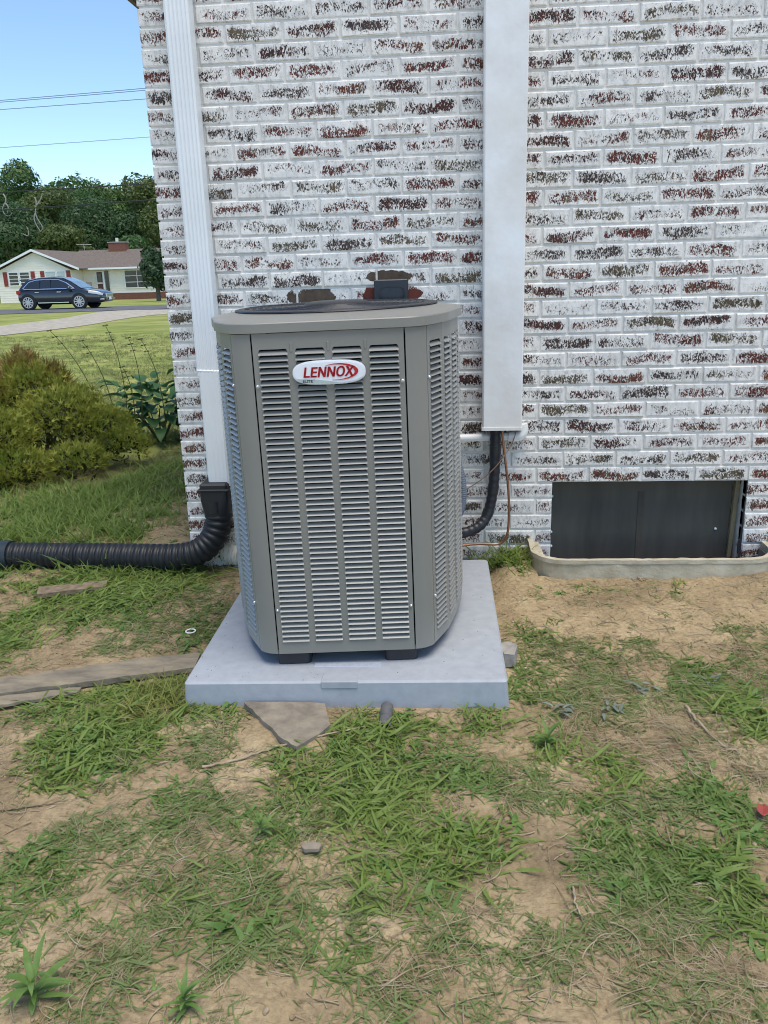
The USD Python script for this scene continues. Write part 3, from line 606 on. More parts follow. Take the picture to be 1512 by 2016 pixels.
r2 = Polygon([(58.5, 2.05), (62.4, 3.40), (66.6, 2.05), (66.6, 2.13), (62.4, 3.5), (58.5, 2.13)])
obj('roof', extr(r2, 14.5, 'x', -28.0), 'shingle', fh)
obj('gutter', bx(-25.85, -13.6, 58.40, 58.52, 1.98, 2.11), 'trim_white', fh)
def window(x0, x1, z0, z1, y, cols, rows, glass, parent):
    f = cat_([bx(x0, x1, y-.06, y, z0, z0+.07), bx(x0, x1, y-.06, y, z1-.07, z1), bx(x0, x0+.06, y-.06, y, z0+.07, z1-.07), bx(x1-.06, x1, y-.06, y, z0+.07, z1-.07)]
             + [bx(x0+(x1-x0)*i/cols-.02, x0+(x1-x0)*i/cols+.02, y-.055, y, z0+.07, z1-.07) for i in range(1, cols)] + [bx(x0+.06, x1-.06, y-.05, y, z0+(z1-z0)*i/rows-.02, z0+(z1-z0)*i/rows+.02) for i in range(1, rows)])
    w = obj('window', f, 'trim_white', parent); obj('pane', bx(x0+.03, x1-.03, y-.03, y-.012, z0+.03, z1-.03), glass, w)
GW = GY-.024
window(-31.22, -30.42, .95, 2.0-.02, GW, 1, 4, 'window_dark', fh); window(-30.38, -29.56, .95, 1.98, GW, 1, 4, 'window_dark', fh)
window(-28.42, -27.58, .95, 1.98, GW, 1, 2, 'window_pale', fh); window(-27.54, -26.84, .95, 1.98, GW, 1, 2, 'window_pale', fh)
for x in (-31.62, -29.5, -28.78, -26.8): obj('shutter', cat_([bx(x, x+.30, GW-.03, GW, .95, 1.97)]+[bx(x+.04, x+.26, GW-.045, GW-.03, 1.02+.1*j, 1.08+.1*j) for j in range(9)]), 'shutter_red', fh)
dr = obj('door', cat_([bx(-25.42, -24.78, 58.9, 58.97, .15, 1.86)]), 'trim_white', fh)
obj('door_leaf', bx(-25.34, -24.93, 58.87, 58.899, .22, 1.80), 'door_red', dr); obj('door_glass', bx(-25.28, -24.99, 58.85, 58.869, 1.05, 1.7), 'window_dark', dr); obj('rail', bx(-25.34, -24.93, 58.84, 58.868, .96, 1.04), 'trim_white', dr)
obj('sidelight', cat_([bx(-24.72, -24.47, 58.88, 58.97, .15, 1.88)]), 'window_dark', fh)
window(-23.25, -20.3, .56, 1.92, 58.975, 3, 3, 'window_dark', fh)
ch = obj('chimney', cbox(-25.40, -24.05, 61.9, 62.7, 2.7, 3.98, .02), 'far_brick', fh); obj('chimney_cap', cat_([bx(-25.44, -24.01, 61.86, 62.74, 3.98, 4.06)]), 'field_stone', ch); obj('flue', T(trimesh.creation.cylinder(.12, .3, sections=12), (-24.8, 62.3, 4.2)), 'galv', ch)
obj('antenna', cat_([tube([(-27.6, 62.5, 3.4), (-27.6, 62.5, 4.0)], .015, 5), tube([(-28.2, 62.5, 3.96), (-27.0, 62.5, 3.93)], .015, 5)]+[tube([(-28.1+.25*i, 62.2, 3.95), (-28.1+.25*i, 62.8, 3.95)], .01, 4) for i in range(5)]), 'galv', fh)
ct = thing('porch_chair', 'small brown wooden chair on the porch of the cream house', 'chair', (-25.85, 58.3, .1))
obj('seat', cbox(-.2, .2, -.2, .2, .40, .44, .01), 'chair_wood', ct); obj('backrest', cat_([cbox(-.2, -.16, .16, .2, .44, 1.0, .01), cbox(.16, .2, .16, .2, .44, 1.0, .01)]+[bx(-.16, .16, .17, .19, z, z+.06) for z in (.6, .75, .9)]), 'chair_wood', ct)
for x in (-.18, .18):
    for y in (-.18, .18): obj('leg', cbox(x-.02, x+.02, y-.02, y+.02, -.42, .40, .005), 'chair_wood', ct)

def loft(secs):
    V = np.concatenate(secs); n = len(secs[0]); F = []
    for i in range(len(secs)-1):
        for j in range(n):
            k = (j+1) % n; F += [[i*n+j, i*n+k, (i+1)*n+k], [i*n+j, (i+1)*n+k, (i+1)*n+j]]
    for b, s_ in ((0, 1), ((len(secs)-1)*n, -1)):
        for j in range(1, n-1): F.append([b, b+j, b+j+1][::s_])
    m = trimesh.Trimesh(V, F, process=False); m.fix_normals(); return m
def suv(name, label, paint, mat, detail=True):
    t = thing(name, label, 'car', mat=mat)
    st = [(0, .80, .46, .74), (.06, .98, .40, .84), (.3, 1.05, .30, .90), (.9, 1.05, .26, .93), (1.8, 1.02, .25, .94), (2.8, 1.0, .25, .94), (3.45, 1.04, .26, .93), (3.9, .99, .27, .91), (4.35, .90, .28, .85), (4.62, .80, .32, .74), (4.72, .66, .40, .62)]
    secs = []
    for x, zt, zb, w in st:
        h = zt-zb; yz = [(-w*.86, zb), (-w*.98, zb+.18*h), (-w, zb+.45*h), (-w*.985, zb+.75*h), (-w*.92, zt-.03), (-w*.8, zt), (0, zt+.03), (w*.8, zt), (w*.92, zt-.03), (w*.985, zb+.75*h), (w, zb+.45*h), (w*.98, zb+.18*h), (w*.86, zb)]
        secs.append(np.array([(x, y, z) for y, z in yz]))
    body = obj('body', loft(secs), paint, t, smooth=35)
    gs = [(.10, 1.00, 1.02, .80, .78), (.30, 1.0, 1.36, .86, .66), (.62, 1.0, 1.55, .87, .64), (1.2, 1.0, 1.64, .88, .64), (2.0, .99, 1.66, .88, .64), (2.55, .99, 1.60, .88, .62), (3.0, .99, 1.38, .87, .66), (3.5, 1.0, 1.06, .82, .78)]
    secs = [np.array([(x, -w0, z0), (x, -(w0*.45+w1*.55), z0+.55*(z1-z0)), (x, -w1, z1-.03), (x, -w1*.85, z1), (x, 0, z1+.02), (x, w1*.85, z1), (x, w1, z1-.03), (x, w0*.45+w1*.55, z0+.55*(z1-z0)), (x, w0, z0)]) for x, z0, z1, w0, w1 in gs]
    obj('cabin', loft(secs), paint, t, smooth=35)
    yw = lambda z: .885-.30*(z-1.0)
    def side(poly, s, off, th=.012):
        m = extr(poly, th, 'y', 0).subdivide_to_size(.25); v = m.vertices; m.vertices = np.stack([v[:, 0], s*(yw(v[:, 2])+off-v[:, 1]), v[:, 2]], 1); m.fix_normals(); return m
    for s in (-1, 1):
        obj('side_window', side(Polygon([(.42, 1.10), (.72, 1.40), (1.12, 1.50), (1.30, 1.52), (1.30, 1.06), (.55, 1.06)]), s, .006), 'car_glass', t)
        obj('side_window', side(Polygon([(1.36, 1.06), (1.36, 1.525), (1.9, 1.53), (1.9, 1.06)]), s, .006), 'car_glass', t)
        obj('side_window', side(Polygon([(1.96, 1.06), (1.96, 1.525), (2.35, 1.49), (2.72, 1.34), (3.12, 1.07)]), s, .006), 'car_glass', t)
        lp = Polygon([(.36, 1.10), (.70, 1.43), (1.12, 1.535), (1.9, 1.56), (2.37, 1.52), (2.76, 1.365), (3.22, 1.04), (.5, 1.035)])
        obj('window_trim', side(lp.difference(lp.buffer(-.03)), s, .014, .02), 'chrome', t)
        for x in (.62, 3.42):
            obj('wheel_arch', T(trimesh.creation.cylinder(.43, .12, sections=36), (x, s*.885, .39), rx=math.pi/2), 'rubber', t, smooth=40)
            w = obj('wheel', T(revolve([(.28, -.11), (.36, -.12), (.378, -.08), (.378, .08), (.36, .12), (.28, .11), (.28, -.11)], 40), (x, s*.86, .378), rx=math.pi/2), 'rubber', t, smooth=40)
            rim = [T(trimesh.creation.annulus(.255, .285, .02, sections=36), (0, 0, .118)), T(trimesh.creation.cylinder(.06, .03, sections=16), (0, 0, .112))] + [T(bx(.04, .265, -.026, .026, .10, .122), rz=a) for a in np.linspace(0, 2*np.pi, 10, endpoint=False)]
            obj('rim', T(cat_(rim), (x, s*.86, .378), rx=math.pi/2 if s < 0 else -math.pi/2), 'alloy', w)
        obj('sill_trim', cbox(1.15, 2.85, min(s*.925, s*.95), max(s*.925, s*.95), .33, .37, .004), 'chrome', t)
        for x in (1.05, 2.25): obj('door_handle', cbox(x, x+.22, min(s*.925, s*.955), max(s*.925, s*.955), .87, .905, .006), 'chrome', t)
        obj('mirror', T(trimesh.creation.icosphere(2, .11), (2.95, s*1.0, 1.06), s=None), paint, t, smooth=True)
        obj('headlight', loft([np.array([(x, s*(w), z), (x, s*(w-.16), z+.02), (x, s*(w-.16), z+.12), (x, s*w, z+.10)]) for x, w, z in ((3.95, .93, .80), (4.4, .86, .72), (4.64, .72, .66))]), 'headlight', t)
        obj('taillight', cbox(-.01, .22, min(s*.62, s*.90), max(s*.62, s*.90), .80, 1.0, .03), 'tail_red', t)
        obj('fog_light_trim', cbox(4.45, 4.70, min(s*.45, s*.78), max(s*.45, s*.78), .43, .50, .02), 'chrome', t)
    ws = loft([np.array([(2.50, -.60, 1.625), (2.50, .60, 1.625), (2.52, .60, 1.61), (2.52, -.60, 1.61)]), np.array([(3.02, -.67, 1.41), (3.02, .67, 1.41), (3.01, .67, 1.38), (3.01, -.67, 1.38)]), np.array([(3.56, -.78, 1.065), (3.56, .78, 1.065), (3.54, .78, 1.05), (3.54, -.78, 1.05)])])
    obj('windshield', ws, 'windshield', t)
    obj('rear_spoiler', cbox(.12, .5, -.6, .6, 1.50, 1.55, .015), paint, t)
    obj('grille', cbox(4.62, 4.745, -.45, .45, .52, .74, .02), 'chrome', t); obj('license_plate', cbox(4.745, 4.765, -.2, .1, .42, .56, .004), 'trim_white', t)
    return t
S_ = .945
suv('parked_suv', 'black sport utility vehicle stopped on the road facing right', 'car_paint', Gf.Matrix4d(S_, 0, 0, 0, 0, S_, 0, 0, 0, 0, S_, 0, -20.68, 38.4, float(gz(-19, 38))+.022, 1))
suv('parked_suv', 'white vehicle parked at the far left edge beside the cream house', 'car_white', Gf.Matrix4d(.9, 0, 0, 0, 0, .9, 0, 0, 0, 0, .9, 0, -37.0, 58.4, float(gz(-35, 58)), 1))

wl = [('highest utility wire, upper of the close pair against the sky', (-18.497, 34.500, 8.843), (-11.906, 34.200, 8.990), .011), ('lower wire of the close pair high in the sky', (-18.509, 34.500, 8.773), (-11.915, 34.200, 8.912), .011), ('single thin wire just under the close pair', (-18.558, 34.500, 8.482), (-11.908, 34.200, 8.579), .011), ('lone thin wire in the sky above the treetops', (-18.814, 34.500, 6.959), (-11.943, 34.200, 7.086), .009), ('thick cable crossing the treetops, upper of two', (-19.124, 34.500, 5.120), (-11.834, 34.200, 5.221), .026), ('thick cable crossing the trees, lower of two', (-19.250, 34.500, 4.374), (-11.885, 34.200, 4.554), .028)]
for lb, a, b, r in wl:
    a, b = np.array(a), np.array(b); d = (b-a)/(b[0]-a[0])
    obj('utility_wire', tube([a+d*s+np.array([0, 0, .00035*(s-3.5)**2]) for s in np.linspace(-40, 45, 30)], r, 6), 'wire_dark', label=lb, cat='wire')

def leaves(blobs, n, size, r, squash=.75, shell=.62, up_=.4):
    """n leaf clumps (two crossed blades each bent quads) over a set of blobs (x, y, z, rx, rz)."""
    b = np.array(blobs); pr = b[:, 3]**2; k = r.choice(len(b), n, p=pr/pr.sum())
    d = r.normal(size=(n, 3)); d[:, 2] = np.abs(d[:, 2])*np.where(r.random(n) < .78, 1, -1); d /= np.linalg.norm(d, axis=1, keepdims=True)
    rad = (shell+(1-shell)*r.random(n)**.6)*(1+.22*(meshkit.noise(d*2.6+k[:, None]*7.7, 4)-.5)*2)
    c = b[k, :3] + d*rad[:, None]*np.stack([b[k, 3], b[k, 3], b[k, 4]], 1)
    a1 = r.normal(size=(n, 3)) + d*.0; a1 -= d*(a1*d).sum(1, keepdims=True)*.7; a1 /= np.linalg.norm(a1, axis=1, keepdims=True)
    a2 = np.cross(d+.5*r.normal(size=(n, 3)), a1); a2 /= np.linalg.norm(a2, axis=1, keepdims=True)
    s = (size*(.55+.9*r.random(n)))[:, None]
    v = np.stack([c-a1*s, c+a2*s*squash*.5-d*s*.12, c+a1*s, c-a2*s*squash*.5+d*s*.1], 1).reshape(-1, 3)
    i = np.arange(n)[:, None]*4; f = np.concatenate([i+[0, 1, 2], i+[0, 2, 3]])
    return v, f
def tree(name, label, x, y, h, rad, material, n, seed, z=None, size=.24, low=.25, group=None):
    r = np.random.default_rng(seed); z = float(hz(x, y)) if z is None else z
    t = thing(name, label, 'tree', (x, y, z), group=group)
    bl = []
    for i in range(9):
        zz = h*(low+(1-low)*r.random()**.8*.86); w = rad*(1.05-.55*abs(zz/h-.5)*1.2); a = r.random()*6.28; q_ = w*(.15+.5*r.random())
        bl.append((q_*math.cos(a), q_*math.sin(a), zz, w*(.45+.25*r.random()), w*(.40+.22*r.random())))
    bl.append((0, 0, h*.86, rad*.5, h*.14))
    obj('crown', leaves(bl, int(n*1.7), size, r), material, t)
    lim = [tube([(0, 0, -.5), (.05*h*.2, 0, h*.3), (0, .02*h, h*.75)], [rad*.09+.05, rad*.07+.04, .03], 7)]
    for b in bl[:5]: lim.append(tube([(0, 0, h*.3), (b[0]*.6, b[1]*.6, (b[2]+h*.3)*.52), b[:3]], [.08, .06, .02], 5))
    obj('trunk', cat_(lim), 'bark', t)
tl = [('dark bushy tree left behind the cream house', -37.6, 70.5, 7.4, 3.6, 'tree_dark', 5200), ('olive cedar right behind the low roof, left of the chimney', -32.9, 71.0, 6.2, 2.5, 'tree_olive', 4200), ('smaller olive tree between the dark bush and the cedar', -35.2, 71.5, 4.9, 2.0, 'tree_olive', 2600), ('low green tree right behind the chimney', -27.0, 71.5, 5.4, 2.5, 'tree_mid', 3600), ('dark round tree above the chimney', -29.0, 77, 7.4, 2.7, 'tree_dark', 3800),
      ('dark tree above the olive cedar', -33.0, 78.5, 9.0, 3.0, 'tree_dark', 4400), ('yellowish tree near the house corner under the cables', -25.6, 77, 8.8, 2.9, 'tree_olive', 4200), ('tall green tree with the highest rounded top at left', -43.0, 84, 12.6, 3.6, 'tree_mid', 5600), ('olive tree on the slope behind the pale dead branches', -39.0, 83, 10.2, 3.4, 'tree_olive', 5200), ('bright green tree in the middle of the treeline', -34.0, 85, 10.2, 3.0, 'tree_mid', 4600),
      ('tree with an open, lacy top against the sky', -34.2, 92, 9.6, 2.6, 'tree_dark', 2200), ('brownish olive tree right of the lacy top', -30.0, 86, 10.4, 3.2, 'tree_olive', 4800), ('dark tree with a small spiky top left of the house corner', -31.5, 93, 10.6, 2.4, 'tree_dark', 2800), ('tall tree whose top meets the house corner', -26.5, 88, 12.2, 3.2, 'tree_mid', 5200), ('dark tree far left under the cables', -42.5, 76, 8.5, 3.2, 'tree_dark', 4600), ('green tree on the ridge left of the lacy top', -38.8, 93, 10.0, 3.4, 'tree_mid', 4200)]
for i, (lb, x, y, h, r_, mt, n) in enumerate(tl): tree('tree', lb, x, y, h*1.03, r_*1.18, mt, n, 100+i, size=.17)
tree('cedar_tree', 'dark evergreen standing close in front of the cream house window', -17.7, 50.0, 3.1, 1.35, 'tree_cedar', 4200, 60, z=float(gz(-17.7, 50)), size=.13, low=.3)
fr = np.random.default_rng(77); fo = UsdGeom.PointInstancer.Define(stage, '/World/forest'); tag(fo.GetPrim(), 'unbroken woodland covering the hill behind the nearer trees', 'forest', kind='stuff')
for j, mt in enumerate(('tree_dark', 'tree_mid', 'tree_olive')):
    bl = [(fr.normal()*1.4, fr.normal()*1.4, 3+5*fr.random(), 1.6+fr.random(), 1.3+fr.random()) for _ in range(9)]
    obj('forest_tree', leaves(bl, 3400, .24, fr), mt, '/World/forest')
pos = [(x, y) for y in range(84, 150, 7) for x in np.arange(-100, 20, 5.5) if not (y < 94 and -46 < x < -24)]
pos = np.array([(x+fr.normal()*1.3, y+fr.normal()*1.5) for x, y in pos])
fo.CreatePrototypesRel().SetTargets([Sdf.Path('/World/forest/forest_tree')]+[Sdf.Path(f'/World/forest/forest_tree_{i:03d}') for i in (1, 2)])
fo.CreateProtoIndicesAttr(Vt.IntArray(fr.integers(0, 3, len(pos)).tolist()))
fo.CreatePositionsAttr(Vt.Vec3fArray([Gf.Vec3f(float(x), float(y), float(hz(x, y))-.6) for x, y in pos]))
fo.CreateOrientationsAttr(Vt.QuathArray([Gf.Quath(math.cos(a/2), 0, 0, math.sin(a/2)) for a in fr.random(len(pos))*6.28]))
fo.CreateScalesAttr(Vt.Vec3fArray([Gf.Vec3f(float(s), float(s), float(s)) for s in 1.0+.42*fr.random(len(pos))]))
for lb, ps in (('pale bare forked branch hanging in front of the trees', [[(-34.200, 69.000, 8.206), (-34.172, 69.000, 7.510), (-34.312, 69.000, 6.898), (-34.098, 69.000, 6.229), (-33.889, 69.000, 5.807), (-34.089, 69.000, 5.397)], [(-34.312, 69.000, 6.898), (-34.492, 69.000, 6.325), (-34.304, 69.000, 5.779), (-34.089, 69.000, 5.397)], [(-34.172, 69.000, 7.510), (-33.686, 69.000, 8.026), (-33.477, 69.000, 8.508)]]),
               ('short pale bare twig low in the dark tree', [[(-35.667, 68.000, 5.156), (-35.166, 68.000, 5.182), (-34.781, 68.000, 5.046), (-34.684, 68.000, 5.373), (-34.798, 68.000, 5.788)]]),
               ('faint pale dead branches at the far left of the trees', [[(-36.951, 69.000, 8.545), (-36.893, 69.000, 7.806), (-37.201, 69.000, 7.322), (-36.966, 69.000, 6.819), (-36.381, 69.000, 7.048)], [(-36.893, 69.000, 7.806), (-36.676, 69.000, 7.470), (-36.848, 69.000, 6.980)]])):
    obj('dead_branch', cat_([tube(smooth_path(p, 6), np.linspace(.06, .028, 6*(len(p)-1)+1), 6) for p in ps]), 'pale_branch', smooth=True, label=lb, cat='branch')

# ------------------------------------------------------------------ plants by the house corner
sr = np.random.default_rng(5)
sh = thing('golden_shrub', 'large spreading evergreen shrub with golden olive tips left of the corner', 'shrub', (-2.0, 1.85, 0))
bl = [(-.45, .1, .36, .34, .30), (-.12, .2, .42, .30, .26), (.15, .0, .32, .28, .22), (.36, .08, .24, .24, .18), (.56, .0, .15, .18, .13), (-.2, -.35, .26, .34, .22), (-.65, -.2, .36, .36, .28), (.05, -.5, .12, .24, .14), (-.75, .25, .52, .26, .28), (.38, -.32, .12, .19, .12), (-.5, -.62, .14, .26, .15), (-1.0, .0, .42, .34, .32), (-.22, .30, .56, .15, .20), (-.55, .32, .50, .16, .24), (-.86, .15, .60, .15, .22), (-.02, .32, .50, .13, .18), (-.38, .0, .50, .18, .20), (.22, .22, .38, .15, .15), (-.12, -.62, .10, .2, .12), (-.70, -.50, .22, .24, .18)]
def sprays(blobs, n, size, r):
    """Small flat evergreen sprays: a bent stem of three needle triangles pointing out and up."""
    b = np.array(blobs); pr = b[:, 3]**2; k = r.choice(len(b), n, p=pr/pr.sum()); d = r.normal(size=(n, 3)); d[:, 2] = np.abs(d[:, 2])*np.where(r.random(n) < .85, 1, -.6); d /= np.linalg.norm(d, axis=1, keepdims=True)
    rad = .72+.34*r.random(n)**.7*(.6+.8*meshkit.noise(d*3.2+k[:, None]*3.3, 6)); c = b[k, :3]+d*rad[:, None]*np.stack([b[k, 3], b[k, 3], b[k, 4]], 1)
    o = d*.75+np.array([0, 0, .55])+.45*r.normal(size=(n, 3)); o /= np.linalg.norm(o, axis=1, keepdims=True); s = np.cross(o, r.normal(size=(n, 3))); s /= np.linalg.norm(s, axis=1, keepdims=True)
    L = (size*(.5+r.random(n)))[:, None]; V = []
    for ax, wd, l0 in ((o, s, 1), (o*.75+s*.6, s, .72), (o*.75-s*.6, s, .72)):
        V.append(np.stack([c-wd*L*.11, c+wd*L*.11, c+ax*L*l0], 1))
    v = np.stack(V, 1).reshape(-1, 3); return v[v[:, 2] > .0-1], np.arange(len(v)).reshape(-1, 3)
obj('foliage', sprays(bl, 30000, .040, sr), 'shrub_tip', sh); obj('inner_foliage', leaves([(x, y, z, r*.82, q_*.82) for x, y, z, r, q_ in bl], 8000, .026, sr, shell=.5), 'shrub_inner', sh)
obj('new_growth', sprays([b for b in bl if b[2] > .45], 3600, .062, sr), 'shrub_rust', sh)
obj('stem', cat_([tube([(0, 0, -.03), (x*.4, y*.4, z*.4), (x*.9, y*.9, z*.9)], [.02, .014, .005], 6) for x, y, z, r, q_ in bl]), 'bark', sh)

def big_leaf(L, w, elev, az, droop, r, base=(0, 0, 0), n=8):
    """A broad leaf on its stalk, folded along the midrib and drooping at the tip."""
    t = np.linspace(0, 1, n); th_ = elev-droop*t**1.3; d = np.stack([np.cos(th_), 0*t, np.sin(th_)], 1)*L/(n-1); c = np.vstack([[0, 0, 0], np.cumsum(d, 0)[:-1]])
    hw = w*np.sin(np.pi*np.clip(t*.93+.07, 0, 1))**.8*(1-.35*t); nrm = np.stack([-np.sin(th_), 0*t, np.cos(th_)], 1)
    wave = .10*w*np.sin(t*9+r.random()*6)[:, None]*nrm; lft = c+np.stack([0*t, hw, 0*t], 1)+nrm*hw[:, None]*.28+wave; rgt = c-np.stack([0*t, hw, 0*t], 1)+nrm*hw[:, None]*.28-wave
    v = np.stack([lft, c, rgt], 1).reshape(-1, 3); F = []
    for i in range(n-1):
        a = i*3; F += [[a, a+3, a+4], [a, a+4, a+1], [a+1, a+4, a+5], [a+1, a+5, a+2]]
    cz, sz = math.cos(az), math.sin(az); v = np.stack([v[:, 0]*cz-v[:, 1]*sz, v[:, 0]*sz+v[:, 1]*cz, v[:, 2]], 1)+base; return trimesh.Trimesh(v, F, process=False)
ho = thing('hosta_plant', 'dark broad leaved plant between the shrub and the house corner', 'plant', (-1.50, 2.75, -.005))
for k in range(84):
    a = k*2.4; e = 1.15-1.05*(k/84); R0 = .04+.15*sr.random(); h0 = .13+.34*(1-k/84)*(.7+.5*sr.random())
    bp = (R0*math.cos(a)*1.6, R0*math.sin(a), h0)
    obj('leaf', big_leaf(.14+.09*sr.random(), .05+.02*sr.random(), e*.55, a+.3*sr.normal(), 1.0+.5*sr.random(), sr, bp), 'hosta_leaf', ho, smooth=True)
obj('stem', cat_([tube([(0, 0, -.02), (.08*math.cos(a), .08*math.sin(a), .13), (.16*math.cos(a), .16*math.sin(a), .25)], .004, 5) for a in np.linspace(0, 6, 14)]), 'stalk', ho)
for k, (a, b, lb) in enumerate((((-1.738, 2.400, 0.347), (-2.097, 2.400, 0.895), 'tall seed stalk leaning furthest left'), ((-1.624, 2.400, 0.289), (-1.686, 2.400, 0.920), 'tallest seed stalk, arching left in the middle'), ((-1.550, 2.450, 0.335), (-1.551, 2.450, 0.829), 'seed stalk second from the house corner'), ((-1.375, 2.500, 0.362), (-1.482, 2.500, 0.813), 'seed stalk nearest the house corner'), ((-1.667, 2.350, 0.390), (-1.851, 2.350, 0.823), 'thin seed stalk between the two longest ones'), ((-1.715, 2.300, 0.435), (-2.233, 2.300, 0.772), 'low seed stalk over the golden shrub'), ((-1.554, 2.300, 0.396), (-1.561, 2.300, 0.639), 'short seed stalk above the broad leaves'))):
    a, b = np.array(a), np.array(b); a[2] = .05; mid = a*.45+b*.55+np.array([.05, 0, .06]); p = smooth_path([a, mid, b], 8)
    st = thing('seed_stalk', lb, 'stalk'); obj('stem', tube(p, np.linspace(.0045, .002, len(p)), 5), 'stalk', st)
    hd = [T(trimesh.creation.icosphere(1, 1), p[-1-j//2]+np.array([(.012*(-1)**j), 0, -.004*j]), s=(.011, .006, .005)) for j in range(6)]
    obj('seed_head', cat_(hd), 'stalk', st)

# ------------------------------------------------------------------ loose things on the ground
def rock(pts, h, seed, sub=.02, nz=.008):
    """A flat stone from its outline."""
    P = Polygon(pts); P = P if P.exterior.is_ccw else Polygon(pts[::-1]); m = extr(P.buffer(-.004).buffer(.004), h).subdivide_to_size(sub); m.merge_vertices()
    m.vertices += ((meshkit.fbm(m.vertices*25, 3, seed)-.5)*nz)[:, None]*np.array([.6, .6, 1]); return m
m = rock([(.085, -1.19), (.33, -1.195), (.362, -1.315), (.335, -1.36), (.285, -1.425), (.235, -1.385), (.20, -1.335)], .022, 3, .02, .012); m.vertices[:, 2] += -.006
obj('flat_stone', m, 'slate_stone', smooth=35, label='flat brown flagstone half under the front edge of the pad', cat='stone')
stub = extr(Point(0, 0).buffer(.018).difference(Point(0, 0).buffer(.0145)).difference(sbox(-.05, -.05, .05, -.004)), .105, 'z', 0)
obj('pipe_stub', T(stub, (.512, -1.19, .003), rx=math.pi/2+.06), 'jamb_worn', smooth=30, label='broken black pipe piece sticking out under the front of the pad', cat='pipe')
bd1 = rock([(-.86, -1.10), (-.72, -1.055), (-.40, -.945), (-.135, -.868), (-.125, -.985), (-.36, -1.055), (-.70, -1.165), (-.86, -1.21)], .018, 9, .02, .012)
obj('timber', bd1, 'weathered_wood', smooth=30, label='weathered timber half sunk in the soil left of the pad', cat='timber')
bd2 = rock([(-.86, -1.21), (-.70, -1.168), (-.45, -1.095), (-.45, -1.135), (-.66, -1.215), (-.86, -1.28)], .008, 12, .02, .010)
obj('timber', bd2, 'weathered_wood', smooth=30, label='lower rotten timber in front of the longer weathered one', cat='timber')
obj('buried_plank', T(rock([(-.98, -.30), (-.72, -.22), (-.70, -.29), (-.95, -.38)], .018, 15), (0, 0, .006)), 'twig_bark', smooth=30, label='dark plank end lying in the grass below the drain pipe', cat='plank')
obj('grey_stone', T(rock([(.868, -.93), (.905, -.925), (.915, -.875), (.895, -.845), (.866, -.85)], .05, 18, .012, .02), (0, 0, -.004)), 'field_stone', smooth=True, label='grey stone against the right edge of the pad', cat='stone')
obj('dark_stone', T(rock([(-.024, .002), (.002, .014), (.024, .006), (.020, -.012), (-.012, -.014)], .008, 25, .006, .006), ((0.383, -1.803, 0.000)[0], (0.383, -1.803, 0.000)[1], .004)), 'slate_stone', smooth=True, label='small dark flat stone among the grass in front', cat='stone')
rg = torus(.017, .0025, .012, 40, 8); rg.vertices[:, 2] -= .006; obj('plastic_ring', T(rg, (-.236, -.661, float(gz(-.236, -.661))+.004)), 'trim_white', smooth=40, label='small white ring lying on bare soil left of the pad', cat='ring')
wh = thing('hose_end', 'white ribbed hose end lying behind the left side of the unit', 'hose')
hp = smooth_path([(-.36, .13, .05), (-.30, .06, .055), (-.20, .0, .055)], 30); obj('ribbed_hose', tube(hp, .046+.006*np.sin(np.arange(len(hp))*1.15), 24), 'galv', wh, smooth=50)
tw = [('long thin twig lying across the grass in front of the pad', [(0.044, -1.495, 0.000), (0.135, -1.456, 0.000), (0.235, -1.405, 0.000), (0.352, -1.353, 0.000), (0.459, -1.293, 0.000)], .004), ('dark twig on bare soil at the left', [(-0.401, -1.681, 0.000), (-0.335, -1.659, 0.000), (-0.251, -1.645, 0.000)], .003), ('twig lying slanted on the dry grass at the right', [(1.369, -1.177, 0.000), (1.383, -1.298, 0.000), (1.416, -1.383, 0.000), (1.438, -1.394, 0.000)], .005),
      ('pale root curving over the soil below the window well', [(1.400, -0.099, 0.000), (1.425, -0.145, 0.000), (1.432, -0.223, 0.000), (1.444, -0.303, 0.000)], .004), ('thin reddish twig in the grass at the lower right', [(1.204, -1.914, 0.000), (1.238, -1.960, 0.000), (1.249, -1.998, 0.000), (1.291, -1.999, 0.000)], .003), ('short straw coloured stick near the lower right middle', [(0.944, -1.886, 0.000), (0.941, -1.945, 0.000), (0.950, -1.997, 0.000)], .003)]
for lb, p, r_ in tw:
    p = [(x, y, float(gz(x, y))+r_*1.4) for x, y, _ in p]; pp = smooth_path(p, 8); obj('twig', tube(pp+sr.normal(size=pp.shape)*.0012, np.linspace(r_, r_*.5, len(pp)), 6), 'twig_bark' if 'dark' in lb else 'straw', smooth=True, label=lb, cat='twig')
obj('fallen_leaf', T(big_leaf(.05, .016, .1, 1.2, .5, sr), ((1.398, -1.680, 0.000)[0], (1.398, -1.680, 0.000)[1], .02)), 'shutter_red', label='rust brown fallen leaf at the right edge', cat='leaf')
for lb, (x, y, z), s_ in (('broad leaved weed at the bottom left corner', (-0.047, -2.213, 0.000), 1.0), ('small leafy weed at the bottom left of centre', (0.228, -2.221, 0.000), .6), ('light green weed with a white flecked leaf by the dry grass', (0.954, -1.365, 0.000), .7), ('leafy weed right of the dark flat stone', (0.261, -1.752, 0.000), .5)):
    t = thing('broadleaf_weed', lb, 'weed', (x, y, float(gz(x, y))))
    for k in range(17): obj('leaf', big_leaf((.03+.045*sr.random())*s_*1.25, .0062*s_*1.2*(.8+.5*sr.random()), 1.05-.055*k, k*2.4+.5*sr.normal(), .6+.9*sr.random(), sr, (0, 0, .004+.002*(17-k))), 'weed_leaf', t, smooth=True)
